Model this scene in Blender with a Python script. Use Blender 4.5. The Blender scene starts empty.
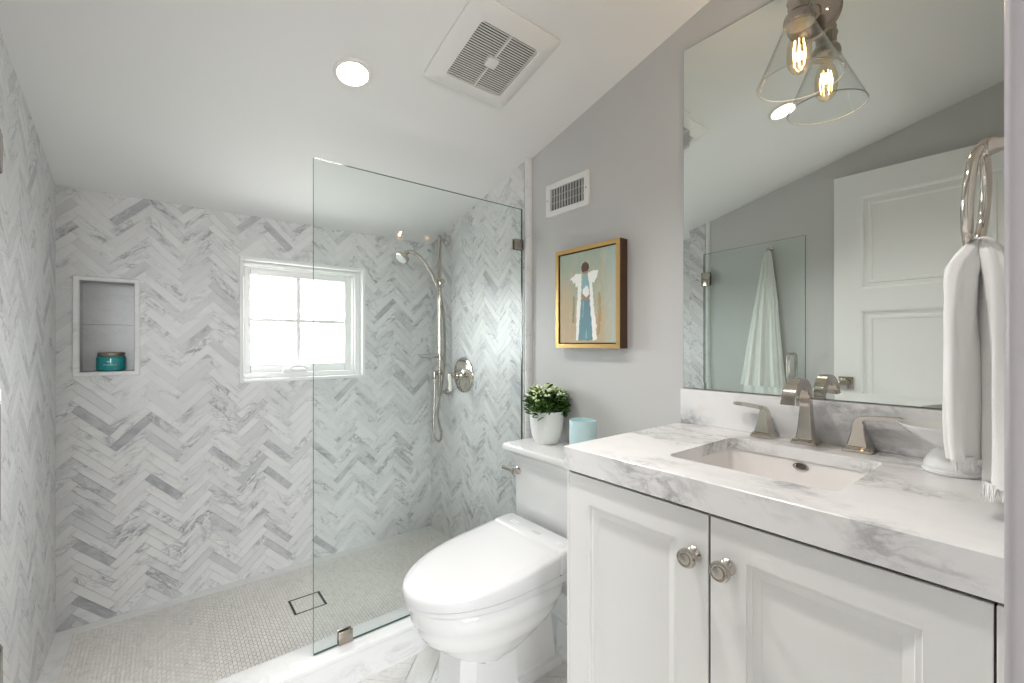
import bpy, bmesh, math, random
from mathutils import Vector, Matrix
R = math.radians
SC = bpy.context.scene
COL = SC.collection

# ------------------------------------------------------------------ camera, light, exposure
CAM_H = 1.147
cam_d = bpy.data.cameras.new('camera'); cam = bpy.data.objects.new('camera', cam_d); COL.objects.link(cam)
cam.location = (0, 0, CAM_H); cam.rotation_euler = (R(90), 0, R(-38.51))
cam_d.sensor_width = 36; cam_d.lens = 438.5 / 1024 * 36; cam_d.shift_y = 2.7 / 1024
cam_d.clip_start = 0.01
SC.camera = cam

wd = bpy.data.worlds.new('sky'); SC.world = wd; wd.use_nodes = True
wn = wd.node_tree.nodes; bg = wn['Background']
wl = wd.node_tree.links
wtc = wn.new('ShaderNodeTexCoord'); wsp = wn.new('ShaderNodeSeparateXYZ'); wmr = wn.new('ShaderNodeMapRange'); wmx = wn.new('ShaderNodeMix'); wmx.data_type = 'RGBA'
wl.new(wtc.outputs['Generated'], wsp.inputs[0]); wl.new(wsp.outputs[2], wmr.inputs[0]); wmr.inputs[1].default_value = -0.12; wmr.inputs[2].default_value = 0.02
wl.new(wmr.outputs[0], wmx.inputs[0]); wmx.inputs[6].default_value = (0.34, 0.34, 0.32, 1); wmx.inputs[7].default_value = (0.95, 0.975, 1.0, 1)   # ground below, overcast sky above
wl.new(wmx.outputs[2], bg.inputs['Color'])
bg.inputs['Strength'].default_value = 25.0
CAN_W = 7.6          # each recessed lamp
BULB_W = 2.6
SC.view_settings.view_transform = 'Standard'; SC.view_settings.look = 'None'
SC.view_settings.gamma = 1; SC.view_settings.use_curve_mapping = False
SC.view_settings.exposure = 0.06
try:
    SC.cycles.use_denoising = True
    SC.cycles.max_bounces = 14; SC.cycles.transparent_max_bounces = 16
    SC.cycles.diffuse_bounces = 8; SC.cycles.glossy_bounces = 6
    SC.cycles.sample_clamp_indirect = 6
    SC.cycles.caustics_reflective = False; SC.cycles.caustics_refractive = False
except Exception:
    pass

# ------------------------------------------------------------------ dimensions
W, D, XL = 1.3056, 2.4045, -0.3345          # painted right wall, tiled back wall, painted left wall
XT, XLT = 1.2836, -0.3225                   # tile faces right / left
YG = 1.539                                  # plane of the fixed glass
SLOPE = 0.2519
def ceil_z(y): return 1.758 + SLOPE * (D - y)
Y0 = 0.006                                  # front wall face
ZS = 0.04                                   # shower floor

# ------------------------------------------------------------------ materials
MATS = {}
def nmat(name):
    m = bpy.data.materials.new(name); m.use_nodes = True
    MATS[name] = m
    return m, m.node_tree, m.node_tree.nodes['Principled BSDF']
def flat(name, col, rough=0.5, metal=0.0, coat=0.0, spec=0.5, bump=0.0, bscale=200, **kw):
    m, nt, p = nmat(name)
    p.inputs['Base Color'].default_value = (*col, 1)
    p.inputs['Roughness'].default_value = rough
    p.inputs['Metallic'].default_value = metal
    p.inputs['Coat Weight'].default_value = coat
    p.inputs['Specular IOR Level'].default_value = spec
    for k, v in kw.items(): p.inputs[k].default_value = v
    if bump:
        tc = nt.nodes.new('ShaderNodeTexCoord'); n = nt.nodes.new('ShaderNodeTexNoise')
        n.inputs['Scale'].default_value = bscale; n.inputs['Detail'].default_value = 3
        b = nt.nodes.new('ShaderNodeBump'); b.inputs['Strength'].default_value = bump; b.inputs['Distance'].default_value = 0.002
        nt.links.new(tc.outputs['Object'], n.inputs['Vector']); nt.links.new(n.outputs['Fac'], b.inputs['Height'])
        nt.links.new(b.outputs['Normal'], p.inputs['Normal'])
    return m

def math_n(nt, op, a, b=None, clamp=False):
    n = nt.nodes.new('ShaderNodeMath'); n.operation = op; n.use_clamp = clamp
    for i, v in enumerate((a, b)):
        if v is None: continue
        if isinstance(v, (int, float)): n.inputs[i].default_value = v
        else: nt.links.new(v, n.inputs[i])
    return n.outputs[0]
def mix_c(nt, fac, a, b, mode='MIX'):
    n = nt.nodes.new('ShaderNodeMix'); n.data_type = 'RGBA'; n.blend_type = mode
    if isinstance(fac, (int, float)): n.inputs[0].default_value = fac
    else: nt.links.new(fac, n.inputs[0])
    for i, v in ((6, a), (7, b)):
        if isinstance(v, tuple): n.inputs[i].default_value = (*v, 1)
        else: nt.links.new(v, n.inputs[i])
    return n.outputs[2]
def noise(nt, vec, scale, detail=4, dist=0.0, rough=0.5):
    n = nt.nodes.new('ShaderNodeTexNoise'); n.inputs['Scale'].default_value = scale
    n.inputs['Detail'].default_value = detail; n.inputs['Distortion'].default_value = dist; n.inputs['Roughness'].default_value = rough
    nt.links.new(vec, n.inputs['Vector'])
    return n.outputs['Fac']
def ridge(nt, fac, width):
    # thin lines where the noise crosses one half
    d = math_n(nt, 'ABSOLUTE', math_n(nt, 'SUBTRACT', fac, 0.5))
    return math_n(nt, 'SUBTRACT', 1.0, math_n(nt, 'DIVIDE', d, width), clamp=True)
def ramp(nt, fac, lo, hi):
    n = nt.nodes.new('ShaderNodeMapRange'); n.inputs[1].default_value = lo; n.inputs[2].default_value = hi
    nt.links.new(fac, n.inputs[0]); return n.outputs[0]

def marble(name, base, vein, scale=4.0, strength=0.6, rough=0.2, cloud=0.25, rot=(0.3, 0.5, 0.7), stretch=(1, 1, 2.2), mask=(0.45, 0.62), warm=None):
    m, nt, p = nmat(name)
    tc = nt.nodes.new('ShaderNodeTexCoord')
    mp = nt.nodes.new('ShaderNodeMapping'); mp.inputs['Rotation'].default_value = rot; mp.inputs['Scale'].default_value = stretch
    nt.links.new(tc.outputs['Object'], mp.inputs['Vector'])
    v = mp.outputs['Vector']
    r1 = ridge(nt, noise(nt, v, scale, 8, 0.6, 0.6), 0.035)
    r2 = ridge(nt, noise(nt, v, scale * 3.1, 6, 0.9, 0.6), 0.05)
    mk = ramp(nt, noise(nt, v, scale * 0.9, 3), *mask)
    cl = ramp(nt, noise(nt, v, scale * 1.7, 7, 0.5, 0.65), 0.42, 0.75)
    veins = math_n(nt, 'ADD', math_n(nt, 'MULTIPLY', r1, 0.8), math_n(nt, 'MULTIPLY', r2, 0.55), clamp=True)
    f = math_n(nt, 'MULTIPLY', math_n(nt, 'MULTIPLY', veins, mk), strength)
    f2 = math_n(nt, 'MULTIPLY', math_n(nt, 'MULTIPLY', cl, math_n(nt, 'ADD', math_n(nt, 'MULTIPLY', mk, .8), .2)), cloud)
    f = math_n(nt, 'ADD', f, f2, clamp=True)
    c = mix_c(nt, f, base, vein)
    if warm:
        wm = ramp(nt, noise(nt, v, scale * 2.3, 4), 0.62, 0.75)
        c = mix_c(nt, math_n(nt, 'MULTIPLY', wm, 0.35), c, warm)
    nt.links.new(c, p.inputs['Base Color'])
    p.inputs['Roughness'].default_value = rough
    return m

def tile_marble(name, base, mid, dark, rough=0.36, scale=9.0, amount=1.0, warm=(0.62, 0.56, 0.47), floor=False):
    # every tile carries its own tone (red) and its own place in the stone (green, blue)
    m, nt, p = nmat(name)
    tc = nt.nodes.new('ShaderNodeTexCoord'); at = nt.nodes.new('ShaderNodeAttribute'); at.attribute_name = 'tile'
    sp = nt.nodes.new('ShaderNodeSeparateColor'); nt.links.new(at.outputs['Color'], sp.inputs[0])
    cb = nt.nodes.new('ShaderNodeCombineXYZ')
    nt.links.new(math_n(nt, 'MULTIPLY', sp.outputs[1], 23.0), cb.inputs[0]); nt.links.new(math_n(nt, 'MULTIPLY', sp.outputs[2], 31.0), cb.inputs[1])
    nt.links.new(math_n(nt, 'MULTIPLY', sp.outputs[1], 17.0), cb.inputs[2])
    # the stone's grain runs along each piece: alpha tells which diagonal it lies on
    xyz = nt.nodes.new('ShaderNodeSeparateXYZ'); nt.links.new(tc.outputs['Object'], xyz.inputs[0])
    s_ = xyz.outputs[0] if floor else math_n(nt, 'ADD', xyz.outputs[0], xyz.outputs[1]); t_ = xyz.outputs[1] if floor else xyz.outputs[2]
    d1 = math_n(nt, 'MULTIPLY', math_n(nt, 'ADD', s_, t_), .7071); d2 = math_n(nt, 'MULTIPLY', math_n(nt, 'SUBTRACT', t_, s_), .7071)
    al = at.outputs['Alpha']; inv = math_n(nt, 'SUBTRACT', 1.0, al)
    lng = math_n(nt, 'ADD', math_n(nt, 'MULTIPLY', d1, inv), math_n(nt, 'MULTIPLY', d2, al)); sht = math_n(nt, 'ADD', math_n(nt, 'MULTIPLY', d2, inv), math_n(nt, 'MULTIPLY', d1, al))
    cv_ = nt.nodes.new('ShaderNodeCombineXYZ')
    nt.links.new(math_n(nt, 'ADD', math_n(nt, 'MULTIPLY', lng, 0.5), math_n(nt, 'MULTIPLY', sht, 0.25)), cv_.inputs[0]); nt.links.new(sht, cv_.inputs[1])
    va = nt.nodes.new('ShaderNodeVectorMath'); va.operation = 'ADD'
    nt.links.new(cv_.outputs[0], va.inputs[0]); nt.links.new(cb.outputs[0], va.inputs[1])
    v = va.outputs[0]
    tone = sp.outputs[0]
    r1 = ridge(nt, noise(nt, v, scale, 8, 1.0, 0.6), 0.035)
    r2 = ridge(nt, noise(nt, v, scale * 2.7, 6, 1.2, 0.6), 0.045)
    mk = ramp(nt, noise(nt, v, scale * 1.1, 3), 0.46, 0.62)
    cl = ramp(nt, noise(nt, v, scale * 1.5, 6, 0.6, 0.6), 0.45, 0.8)
    veins = math_n(nt, 'ADD', math_n(nt, 'MULTIPLY', r1, 0.7), math_n(nt, 'MULTIPLY', r2, 0.5), clamp=True)
    c = mix_c(nt, math_n(nt, 'MULTIPLY', cl, 0.35 * amount), base, mid)
    patch = ramp(nt, noise(nt, v, scale * 2.2, 5, 0.8, 0.65), 0.30, 0.62)
    c = mix_c(nt, ramp(nt, tone, 0.10, 0.85), c, mid)
    c = mix_c(nt, math_n(nt, 'MULTIPLY', math_n(nt, 'MULTIPLY', ramp(nt, tone, 0.45, 1.0), 0.8), patch), c, dark)
    c = mix_c(nt, math_n(nt, 'MULTIPLY', math_n(nt, 'MULTIPLY', veins, mk), 0.80 * amount), c, dark)
    wm = ramp(nt, noise(nt, v, scale * 0.8, 3), 0.66, 0.8)
    c = mix_c(nt, math_n(nt, 'MULTIPLY', wm, 0.25), c, warm)
    nt.links.new(c, p.inputs['Base Color'])
    p.inputs['Roughness'].default_value = rough
    return m

def thin_glass(name, tint, refl_ior=1.5, rough=0.0):
    # a thin clear sheet: light passes straight through, the rest mirrors by the angle it strikes at
    m, nt, p = nmat(name); nt.nodes.remove(p)
    out = nt.nodes['Material Output']
    tr = nt.nodes.new('ShaderNodeBsdfTransparent'); tr.inputs[0].default_value = (*tint, 1)
    gl = nt.nodes.new('ShaderNodeBsdfGlossy'); gl.inputs['Roughness'].default_value = rough
    f0 = ((refl_ior - 1) / (refl_ior + 1)) ** 2
    lw = nt.nodes.new('ShaderNodeLayerWeight'); lw.inputs[0].default_value = 0.5
    fac = math_n(nt, 'ADD', math_n(nt, 'MULTIPLY', math_n(nt, 'POWER', lw.outputs['Facing'], 5.0), 1 - f0), f0, clamp=True)
    mx = nt.nodes.new('ShaderNodeMixShader')
    nt.links.new(fac, mx.inputs[0]); nt.links.new(tr.outputs[0], mx.inputs[1]); nt.links.new(gl.outputs[0], mx.inputs[2])
    nt.links.new(mx.outputs[0], out.inputs[0])
    return m
def glow(name, col, strength):
    m, nt, p = nmat(name)
    p.inputs['Base Color'].default_value = (*col, 1)
    p.inputs['Emission Color'].default_value = (*col, 1); p.inputs['Emission Strength'].default_value = strength
    return m

PAINT = flat('grey_wall_paint', (0.575, 0.57, 0.565), 0.55, bump=0.04, bscale=300)
CEILP = flat('ceiling_paint', (0.83, 0.83, 0.825), 0.65, bump=0.03, bscale=250)
TRIM = flat('white_trim_paint', (0.82, 0.82, 0.81), 0.3)
CAB = flat('white_cabinet_paint', (0.80, 0.80, 0.79), 0.32)
SHADOWGAP = flat('dark_gap', (0.05, 0.045, 0.04), 0.7)
PORC = flat('white_porcelain', (0.77, 0.77, 0.77), 0.08, coat=0.5)
SINKP = flat('sink_porcelain', (0.82, 0.80, 0.785), 0.12, coat=0.3)
PLAST = flat('white_bidet_plastic', (0.71, 0.71, 0.72), 0.16, coat=0.3)
NICKEL = flat('polished_nickel', (0.60, 0.555, 0.50), 0.09, 1.0)
NICKELD = flat('aged_nickel', (0.44, 0.395, 0.345), 0.18, 1.0)
NICKELS = flat('satin_nickel', (0.50, 0.465, 0.42), 0.20, 1.0)
BLACK = flat('black_metal', (0.02, 0.02, 0.02), 0.4)
GREYPL = flat('grey_print', (0.45, 0.46, 0.47), 0.5)
VENTW = flat('white_vent_enamel', (0.80, 0.795, 0.78), 0.35)
VENTD = flat('dark_vent_cavity', (0.035, 0.032, 0.028), 0.8)
VENTM = flat('grey_damper', (0.09, 0.09, 0.09), 0.5)
GOLD = flat('gold_leaf', (0.62, 0.40, 0.16), 0.34, 0.85, bump=0.15, bscale=90)
WALNUT = flat('dark_frame_side', (0.075, 0.032, 0.015), 0.45)
TOWEL = flat('white_cotton', (0.84, 0.835, 0.825), 0.95, spec=0.1, bump=0.5, bscale=900)
POTW = flat('white_ceramic', (0.82, 0.82, 0.81), 0.35)
SOIL = flat('soil', (0.05, 0.035, 0.02), 0.9)
STEMG = flat('stem_green', (0.10, 0.22, 0.05), 0.6)
WAX = flat('aqua_wax', (0.62, 0.83, 0.84), 0.5)
AQUA = flat('aqua_glass', (0.58, 0.78, 0.81), 0.15, **{'Transmission Weight': 0.15})
TEAL = flat('teal_glass', (0.008, 0.27, 0.29), 0.08, coat=0.6)
JARLID = flat('bronze_lid', (0.32, 0.26, 0.20), 0.3, 0.8)
JARTXT = flat('pale_label_print', (0.35, 0.62, 0.63), 0.5)
IVORY = flat('ivory_lever', (0.85, 0.82, 0.74), 0.15)
GROUT = flat('pale_grout', (0.62, 0.62, 0.61), 0.8)
GROUTF = flat('floor_grout', (0.76, 0.745, 0.72), 0.8)
FRINGE = TOWEL
GLASS = thin_glass('clear_shower_glass', (0.972, 0.992, 0.983), 1.36)
GLASSE = flat('green_glass_edge', (0.06, 0.11, 0.10), 0.15)
PANE = thin_glass('window_glass', (0.97, 0.98, 0.98), 1.3)
SHADE = thin_glass('clear_shade_glass', (0.965, 0.97, 0.968), 1.32)
BULBG = thin_glass('amber_bulb_glass', (0.98, 0.90, 0.78), 1.3)
SHADER = flat('shade_rim_glass', (0.45, 0.45, 0.44), 0.08)
FILA = glow('hot_filament', (1.0, 0.60, 0.26), 16.0)
LENS = glow('lamp_lens', (1.0, 0.93, 0.82), 7.0)
CANIN = flat('lamp_reflector', (0.85, 0.83, 0.80), 0.4)
MIRROR = flat('mirror_silver', (0.80, 0.845, 0.815), 0.0, 1.0)
MIRE = flat('mirror_edge', (0.16, 0.18, 0.17), 0.3)
MSLAB = marble('counter_marble', (0.80, 0.795, 0.80), (0.30, 0.305, 0.32), 4.2, 0.70, 0.16, 0.60, rot=(0.5, 0.3, 0.45), stretch=(1.7, 1.0, 1.5), warm=(0.70, 0.62, 0.52))
MTRIM = marble('trim_marble', (0.80, 0.80, 0.795), (0.45, 0.45, 0.46), 5.0, 0.35, 0.42, 0.25)
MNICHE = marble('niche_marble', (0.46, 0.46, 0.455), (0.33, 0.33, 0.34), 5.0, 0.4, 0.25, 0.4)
MTILE = tile_marble('herringbone_marble', (0.745, 0.745, 0.74), (0.565, 0.57, 0.585), (0.21, 0.22, 0.24))
MTILEF = tile_marble('floor_marble', (0.76, 0.755, 0.74), (0.55, 0.55, 0.545), (0.36, 0.36, 0.36), amount=0.8, floor=True)
MMOS = tile_marble('mosaic_marble', (0.81, 0.785, 0.75), (0.71, 0.685, 0.65), (0.45, 0.44, 0.425), rough=0.35, amount=0.5, floor=True)

# foliage colour
def leaf_mat():
    m, nt, p = nmat('succulent_leaf')
    tc = nt.nodes.new('ShaderNodeTexCoord')
    f = noise(nt, tc.outputs['Object'], 45, 2)
    c = mix_c(nt, ramp(nt, f, 0.35, 0.65), (0.018, 0.060, 0.010), (0.085, 0.19, 0.03))
    nt.links.new(c, p.inputs['Base Color']); p.inputs['Roughness'].default_value = 0.4
    return m
LEAF = leaf_mat()
BUD = flat('pale_green_bud', (0.62, 0.74, 0.36), 0.5)
PETAL = flat('white_petal', (0.88, 0.90, 0.80), 0.5)

# ------------------------------------------------------------------ mesh building
def V(*a): return Vector(a)
def frame_of(ax):
    ax = Vector(ax).normalized()
    ref = Vector((0, 0, 1)) if abs(ax.z) < 0.9 else Vector((1, 0, 0))
    e1 = ref.cross(ax).normalized(); e2 = ax.cross(e1)
    return e1, e2, ax
class B:
    def __init__(s): s.v = []; s.f = []; s.m = []; s.t = None
    def add(s, vs, fs, mi=0):
        o = len(s.v); s.v += [tuple(v) for v in vs]
        for f in fs: s.f.append([i + o for i in f]); s.m.append(mi)
    def box(s, lo, hi, bev=0.0, seg=2, mi=0, mat=None):
        bm = bmesh.new(); bmesh.ops.create_cube(bm, size=1)
        for v in bm.verts:
            v.co = Vector([(lo[i] + hi[i]) / 2 + v.co[i] * (hi[i] - lo[i]) for i in range(3)])
        if bev > 0: bmesh.ops.bevel(bm, geom=bm.edges[:] , offset=bev, segments=seg, affect='EDGES', profile=0.5)
        if mat is not None: bm.transform(mat)
        bm.verts.index_update()
        s.add([v.co for v in bm.verts], [[v.index for v in f.verts] for f in bm.faces], mi); bm.free()
        return s
    def loft(s, rings, cap0=True, cap1=True, mi=0, close=True):
        n = len(rings[0]); vs = [p for r in rings for p in r]; fs = []
        for k in range(len(rings) - 1):
            for i in range(n if close else n - 1):
                j = (i + 1) % n
                fs.append([k * n + i, k * n + j, (k + 1) * n + j, (k + 1) * n + i])
        if cap0: fs.append(list(range(n))[::-1])
        if cap1: fs.append([(len(rings) - 1) * n + i for i in range(n)])
        s.add(vs, fs, mi); return s
    def tube(s, path, r, n=12, mi=0, closed=False, caps=True):
        path = [Vector(p) for p in path]; N = len(path); rings = []
        rr = r if isinstance(r, (list, tuple)) else [r] * N
        prev = None
        for i, p in enumerate(path):
            if closed: t = (path[(i + 1) % N] - path[i - 1]).normalized()
            else: t = (path[min(i + 1, N - 1)] - path[max(i - 1, 0)]).normalized()
            if prev is None: e1, _, _ = frame_of(t)
            else: e1 = (prev - t * prev.dot(t)).normalized()
            prev = e1; e2 = t.cross(e1)
            rings.append([p + (e1 * math.cos(a) + e2 * math.sin(a)) * rr[i] for a in [2 * math.pi * k / n for k in range(n)]])
        if closed: s.loft(rings + [rings[0]], False, False, mi)
        else: s.loft(rings, caps, caps, mi)
        return s
    def lathe(s, prof, o=(0, 0, 0), ax=(0, 0, 1), n=32, mi=0, sx=1.0):
        e1, e2, ax = frame_of(ax); o = Vector(o); vs = []; fs = []; idx = []
        for (r, h) in prof:
            if r < 1e-6: idx.append([len(vs)]); vs.append(o + ax * h)
            else:
                idx.append(list(range(len(vs), len(vs) + n)))
                vs += [o + ax * h + (e1 * math.cos(a) + e2 * math.sin(a)) * r for a in [2 * math.pi * k / n for k in range(n)]]
        for a, b in zip(idx, idx[1:]):
            for i in range(n):
                j = (i + 1) % n
                if len(a) == 1 and len(b) == 1: break
                if len(a) == 1: fs.append([a[0], b[j], b[i]])
                elif len(b) == 1: fs.append([a[i], a[j], b[0]])
                else: fs.append([a[i], a[j], b[j], b[i]])
        s.add(vs, fs, mi); return s
    def prism(s, poly, f3, h, mi=0):
        # poly in 2-D, f3(u, v, w) -> 3-D, extruded from w=0 to w=h
        n = len(poly)
        s.add([f3(u, v, 0) for u, v in poly] + [f3(u, v, h) for u, v in poly],
              [list(range(n))[::-1], [n + i for i in range(n)]] + [[i, (i + 1) % n, n + (i + 1) % n, n + i] for i in range(n)], mi)
        return s
WORLD = {}
def link(o, parent, loc):
    COL.objects.link(o)
    if parent is not None:
        o.parent = parent; o.location = Vector(loc) - WORLD[parent.name]
    else: o.location = loc
    WORLD[o.name] = Vector(loc)
def empty(name, loc, label=None, cat=None, group=None, kind=None, parent=None):
    o = bpy.data.objects.new(name, None); o.empty_display_size = 0.05
    link(o, parent, loc); tag(o, label, cat, group, kind); return o
def tag(o, label=None, cat=None, group=None, kind=None):
    if label: o['label'] = label
    if cat: o['category'] = cat
    if group: o['group'] = group
    if kind: o['kind'] = kind
    return o
def obj(name, b, mats, parent=None, smooth=True, ang=35, loc=None, label=None, cat=None, kind=None, group=None, fixn=True):
    # b is built in room coordinates; the object's origin goes to its own base
    if loc is None:
        if parent is not None: loc = WORLD[parent.name]
        else: loc = (0, 0, 0) if kind == 'structure' else tuple((min(v[i] for v in b.v) + max(v[i] for v in b.v)) / 2 if i < 2 else min(v[2] for v in b.v) for i in range(3))
    loc = Vector(loc)
    me = bpy.data.meshes.new(name)
    me.from_pydata([tuple(Vector(v) - loc) for v in b.v], [], b.f)
    mats = mats if isinstance(mats, (list, tuple)) else [mats]
    for m in mats: me.materials.append(m)
    me.polygons.foreach_set('material_index', b.m)
    if fixn:
        bm = bmesh.new(); bm.from_mesh(me); bmesh.ops.recalc_face_normals(bm, faces=bm.faces); bm.to_mesh(me); bm.free()
    if b.t is not None:
        ca = me.color_attributes.new('tile', 'FLOAT_COLOR', 'CORNER')
        arr = []
        for poly in me.polygons:
            arr += list(b.t[poly.index]) * poly.loop_total
        ca.data.foreach_set('color', arr)
    if smooth:
        me.polygons.foreach_set('use_smooth', [True] * len(me.polygons))
        me.set_sharp_from_angle(angle=R(ang))
    me.update()
    o = bpy.data.objects.new(name, me)
    link(o, parent, loc); tag(o, label, cat, group, kind)
    return o
def copy_tree(o, loc, label=None):
    c = o.copy(); COL.objects.link(c); c.location = loc
    if label: c['label'] = label
    for ch in o.children:
        d = ch.copy(); COL.objects.link(d); d.parent = c
        for g in ch.children:
            e = g.copy(); COL.objects.link(e); e.parent = d
    return c
def rrect(cx, cy, hx, hy, r, z, n=6):
    pts = []
    for sx, sy, a0 in ((1, 1, 0), (-1, 1, 90), (-1, -1, 180), (1, -1, 270)):
        for k in range(n + 1):
            a = R(a0 + 90 * k / n)
            pts.append((cx + sx * (hx - r) + r * math.cos(a), cy + sy * (hy - r) + r * math.sin(a), z))
    return pts

# ------------------------------------------------------------------ tile layers
def clip(poly, region):
    # Sutherland-Hodgman, region convex and counter-clockwise
    out = poly
    for i in range(len(region)):
        a, b2 = region[i], region[(i + 1) % len(region)]
        inp, out = out, []
        def side(p): return (b2[0] - a[0]) * (p[1] - a[1]) - (b2[1] - a[1]) * (p[0] - a[0])
        for k in range(len(inp)):
            p, q = inp[k], inp[(k + 1) % len(inp)]; sp, sq = side(p), side(q)
            if sp >= 0: out.append(p)
            if (sp >= 0) != (sq >= 0):
                t = sp / (sp - sq); out.append((p[0] + (q[0] - p[0]) * t, p[1] + (q[1] - p[1]) * t))
        if not out: return []
    return out
def area(p): return abs(sum(p[i][0] * p[(i + 1) % len(p)][1] - p[(i + 1) % len(p)][0] * p[i][1] for i in range(len(p)))) / 2
def herringbone(n, w, box, anchor=(0, 0)):
    # 45-degree herringbone, anchor = centre of one backslash tile; yields (quad, centre, kind)
    s2 = math.sqrt(2); rows = []
    def rot(x, y): return ((x - y) / s2 * w, (x + y) / s2 * w)
    c0 = rot(0.5, -2 * n + 1 + n / 2)
    dx, dy = anchor[0] - c0[0], anchor[1] - c0[1]
    M = int(4 * max(box[2] - box[0], box[3] - box[1]) / w) + 6 * n
    kmax = int((box[2] - box[0] + box[3] - box[1]) * 2 / (n * w)) + 6
    x0, y0, x1, y1 = box; pad = n * w
    for j in range(-kmax, kmax):
        for i in range(-M, M):
            for kind in (0, 1):
                if kind == 0: a, b2, sx, sy = i + 2 * n * j, i, n, 1
                else: a, b2, sx, sy = i, i - 2 * n + 1 + 2 * n * j, 1, n
                c = rot(a + sx / 2, b2 + sy / 2); c = (c[0] + dx, c[1] + dy)
                if not (x0 - pad < c[0] < x1 + pad and y0 - pad < c[1] < y1 + pad): continue
                q = [rot(a, b2), rot(a + sx, b2), rot(a + sx, b2 + sy), rot(a, b2 + sy)]
                q = [(p[0] + dx, p[1] + dy) for p in q]
                rows.append((q, c, kind))
    return rows
def running_bond(lx, ly, box):
    out = []; x0, y0, x1, y1 = box; j = 0; x = x0
    while x < x1:
        y = y0 - (ly / 2 if j % 2 else 0)
        while y < y1:
            out.append(([(x, y), (x + lx, y), (x + lx, y + ly), (x, y + ly)], (x + lx / 2, y + ly / 2), 0)); y += ly
        x += lx; j += 1
    return out
def shrink(q, g):
    e1 = Vector((q[1][0] - q[0][0], q[1][1] - q[0][1])); e2 = Vector((q[3][0] - q[0][0], q[3][1] - q[0][1]))
    u1 = e1.normalized() * g; u2 = e2.normalized() * g
    sg = [(1, 1), (-1, 1), (-1, -1), (1, -1)]
    return [(p[0] + u1.x * a + u2.x * c, p[1] + u1.y * a + u2.y * c) for p, (a, c) in zip(q, sg)]
def tile_layer(b, tiles, regions, f3, rnd, gap=0.0005, depth=0.0012, tone=None, grout_mi=1, grout=True):
    # f3(u, v, w): w = distance behind the tile face
    if b.t is None: b.t = [(0.2, 0.5, 0.5, 1)] * len(b.f)
    seen = {}
    for q, c, kind in tiles:
        col = None
        for reg in regions:
            p = clip(shrink(q, gap), reg)
            if len(p) < 3 or area(p) < 2e-6: continue
            if col is None: col = (tone(c, kind) if tone else rnd.random() ** 2.2 * 0.7, rnd.random(), rnd.random(), float(kind))
            m = len(p)
            b.add([f3(u, v, 0) for u, v in p] + [f3(u, v, depth * 1.5) for u, v in p],
                  [list(range(m))] + [[i, m + i, m + (i + 1) % m, (i + 1) % m] for i in range(m)], 0)
            b.t += [col] * (m + 1)
    if grout:
        for reg in regions:
            b.add([f3(u, v, depth) for u, v in reg], [list(range(len(reg)))], grout_mi); b.t.append((0, 0, 0, 1))
def rect(x0, y0, x1, y1): return [(x0, y0), (x1, y0), (x1, y1), (x0, y1)]

rnd = random.Random(7)
# ================================================================== SETTING
WIN = (0.284, 0.968, 0.870, 1.558)           # x0 z0 x1 z1 of the opening
NIC = (-0.2565, 1.037, -0.0936, 1.399)       # clear opening of the niche
NICO = (-0.2766, 1.0195, -0.0755, 1.4155)
TOPZ = ceil_z(D) + 0.02
NICH = (NIC[0] - .0125, NIC[1] - .0125, NIC[2] + .0125, NIC[3] + .0125)
def wall_cells(x0, x1, z0, z1):
    cs = []; nic = NICH
    xs = [x0, nic[0], nic[2], WIN[0], WIN[2], x1]
    for a, c in zip(xs, xs[1:]):
        h = nic if a == nic[0] else WIN if a == WIN[0] else None
        if h: cs += [(a, z0, c, h[1]), (a, h[3], c, z1)]
        else: cs.append((a, z0, c, z1))
    return cs
# back wall: masonry body and its herringbone tile
b = B()
for (a, z0, c, z1) in wall_cells(XL - 0.12, W + 0.12, 0, TOPZ + 0.1):
    b.box((a, D + 0.0012, z0), (c, D + 0.16, z1))
wall_back = obj('wall_back', b, PAINT, kind='structure', smooth=False)
# centres of the darkest tiles (x, z, kind) found on the wall
DARK = []
def dk(px, py, kind, t):
    a = (px - 512) / 438.5; s, c = math.sin(R(38.51)), math.cos(R(38.51))
    k = D / (c - a * s); DARK.append((k * (s + a * c), CAM_H + k * (344.2 - py) / 438.5, kind, t))
for q in [(164.5, 487, 1, .9), (95, 557, 1, .97), (132.5, 431, 0, .9), (95, 606, 1, .97), (93, 581, 1, .7), (132, 545, 0, .75), (161.5, 563.6, 1, .9),
          (203, 568, 0, .55), (223.7, 524, 1, .6), (252.7, 510, 0, .82), (279.6, 481, 1, .82), (250.6, 468, 0, .72), (275.5, 553, 1, .72), (93, 485, 1, .62), (95, 417, 1, .75),
          (64, 462, 0, .85), (66, 553, 0, .88), (124, 518, 0, .7), (278, 238, 1, .8), (136, 213, 0, .75), (175, 208, 1, .75), (327, 545, 1, .8), (165, 502, 1, .6),
          (223, 456, 1, .7), (395, 320, 0, .75), (345, 322, 1, .5), (385, 308, 0, .7), (305, 205, 1, .6), (225, 355, 1, .55), (170, 350, 1, .55)]: dk(*q)
def back_tone(c, kind):
    best = min(((c[0] - x) ** 2 + (c[1] - z) ** 2, t) for x, z, k, t in DARK if k == kind)
    if best[0] < 0.020 ** 2: return best[1]
    r = rnd.random()
    return 0.55 * r ** 1.6 if r < 0.95 else 0.45 + 0.25 * rnd.random()
anchor = DARK[0][:2]
b = B()
cells = [rect(*c) for c in wall_cells(XLT, XT, ZS, TOPZ)]
tile_layer(b, herringbone(5, 0.031, (XLT, ZS, XT, TOPZ), anchor), cells, lambda u, v, w: (u, D + w, v), rnd, tone=back_tone)
obj('tile_panel', b, [MTILE, GROUT], wall_back, smooth=False, fixn=False)
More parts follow.
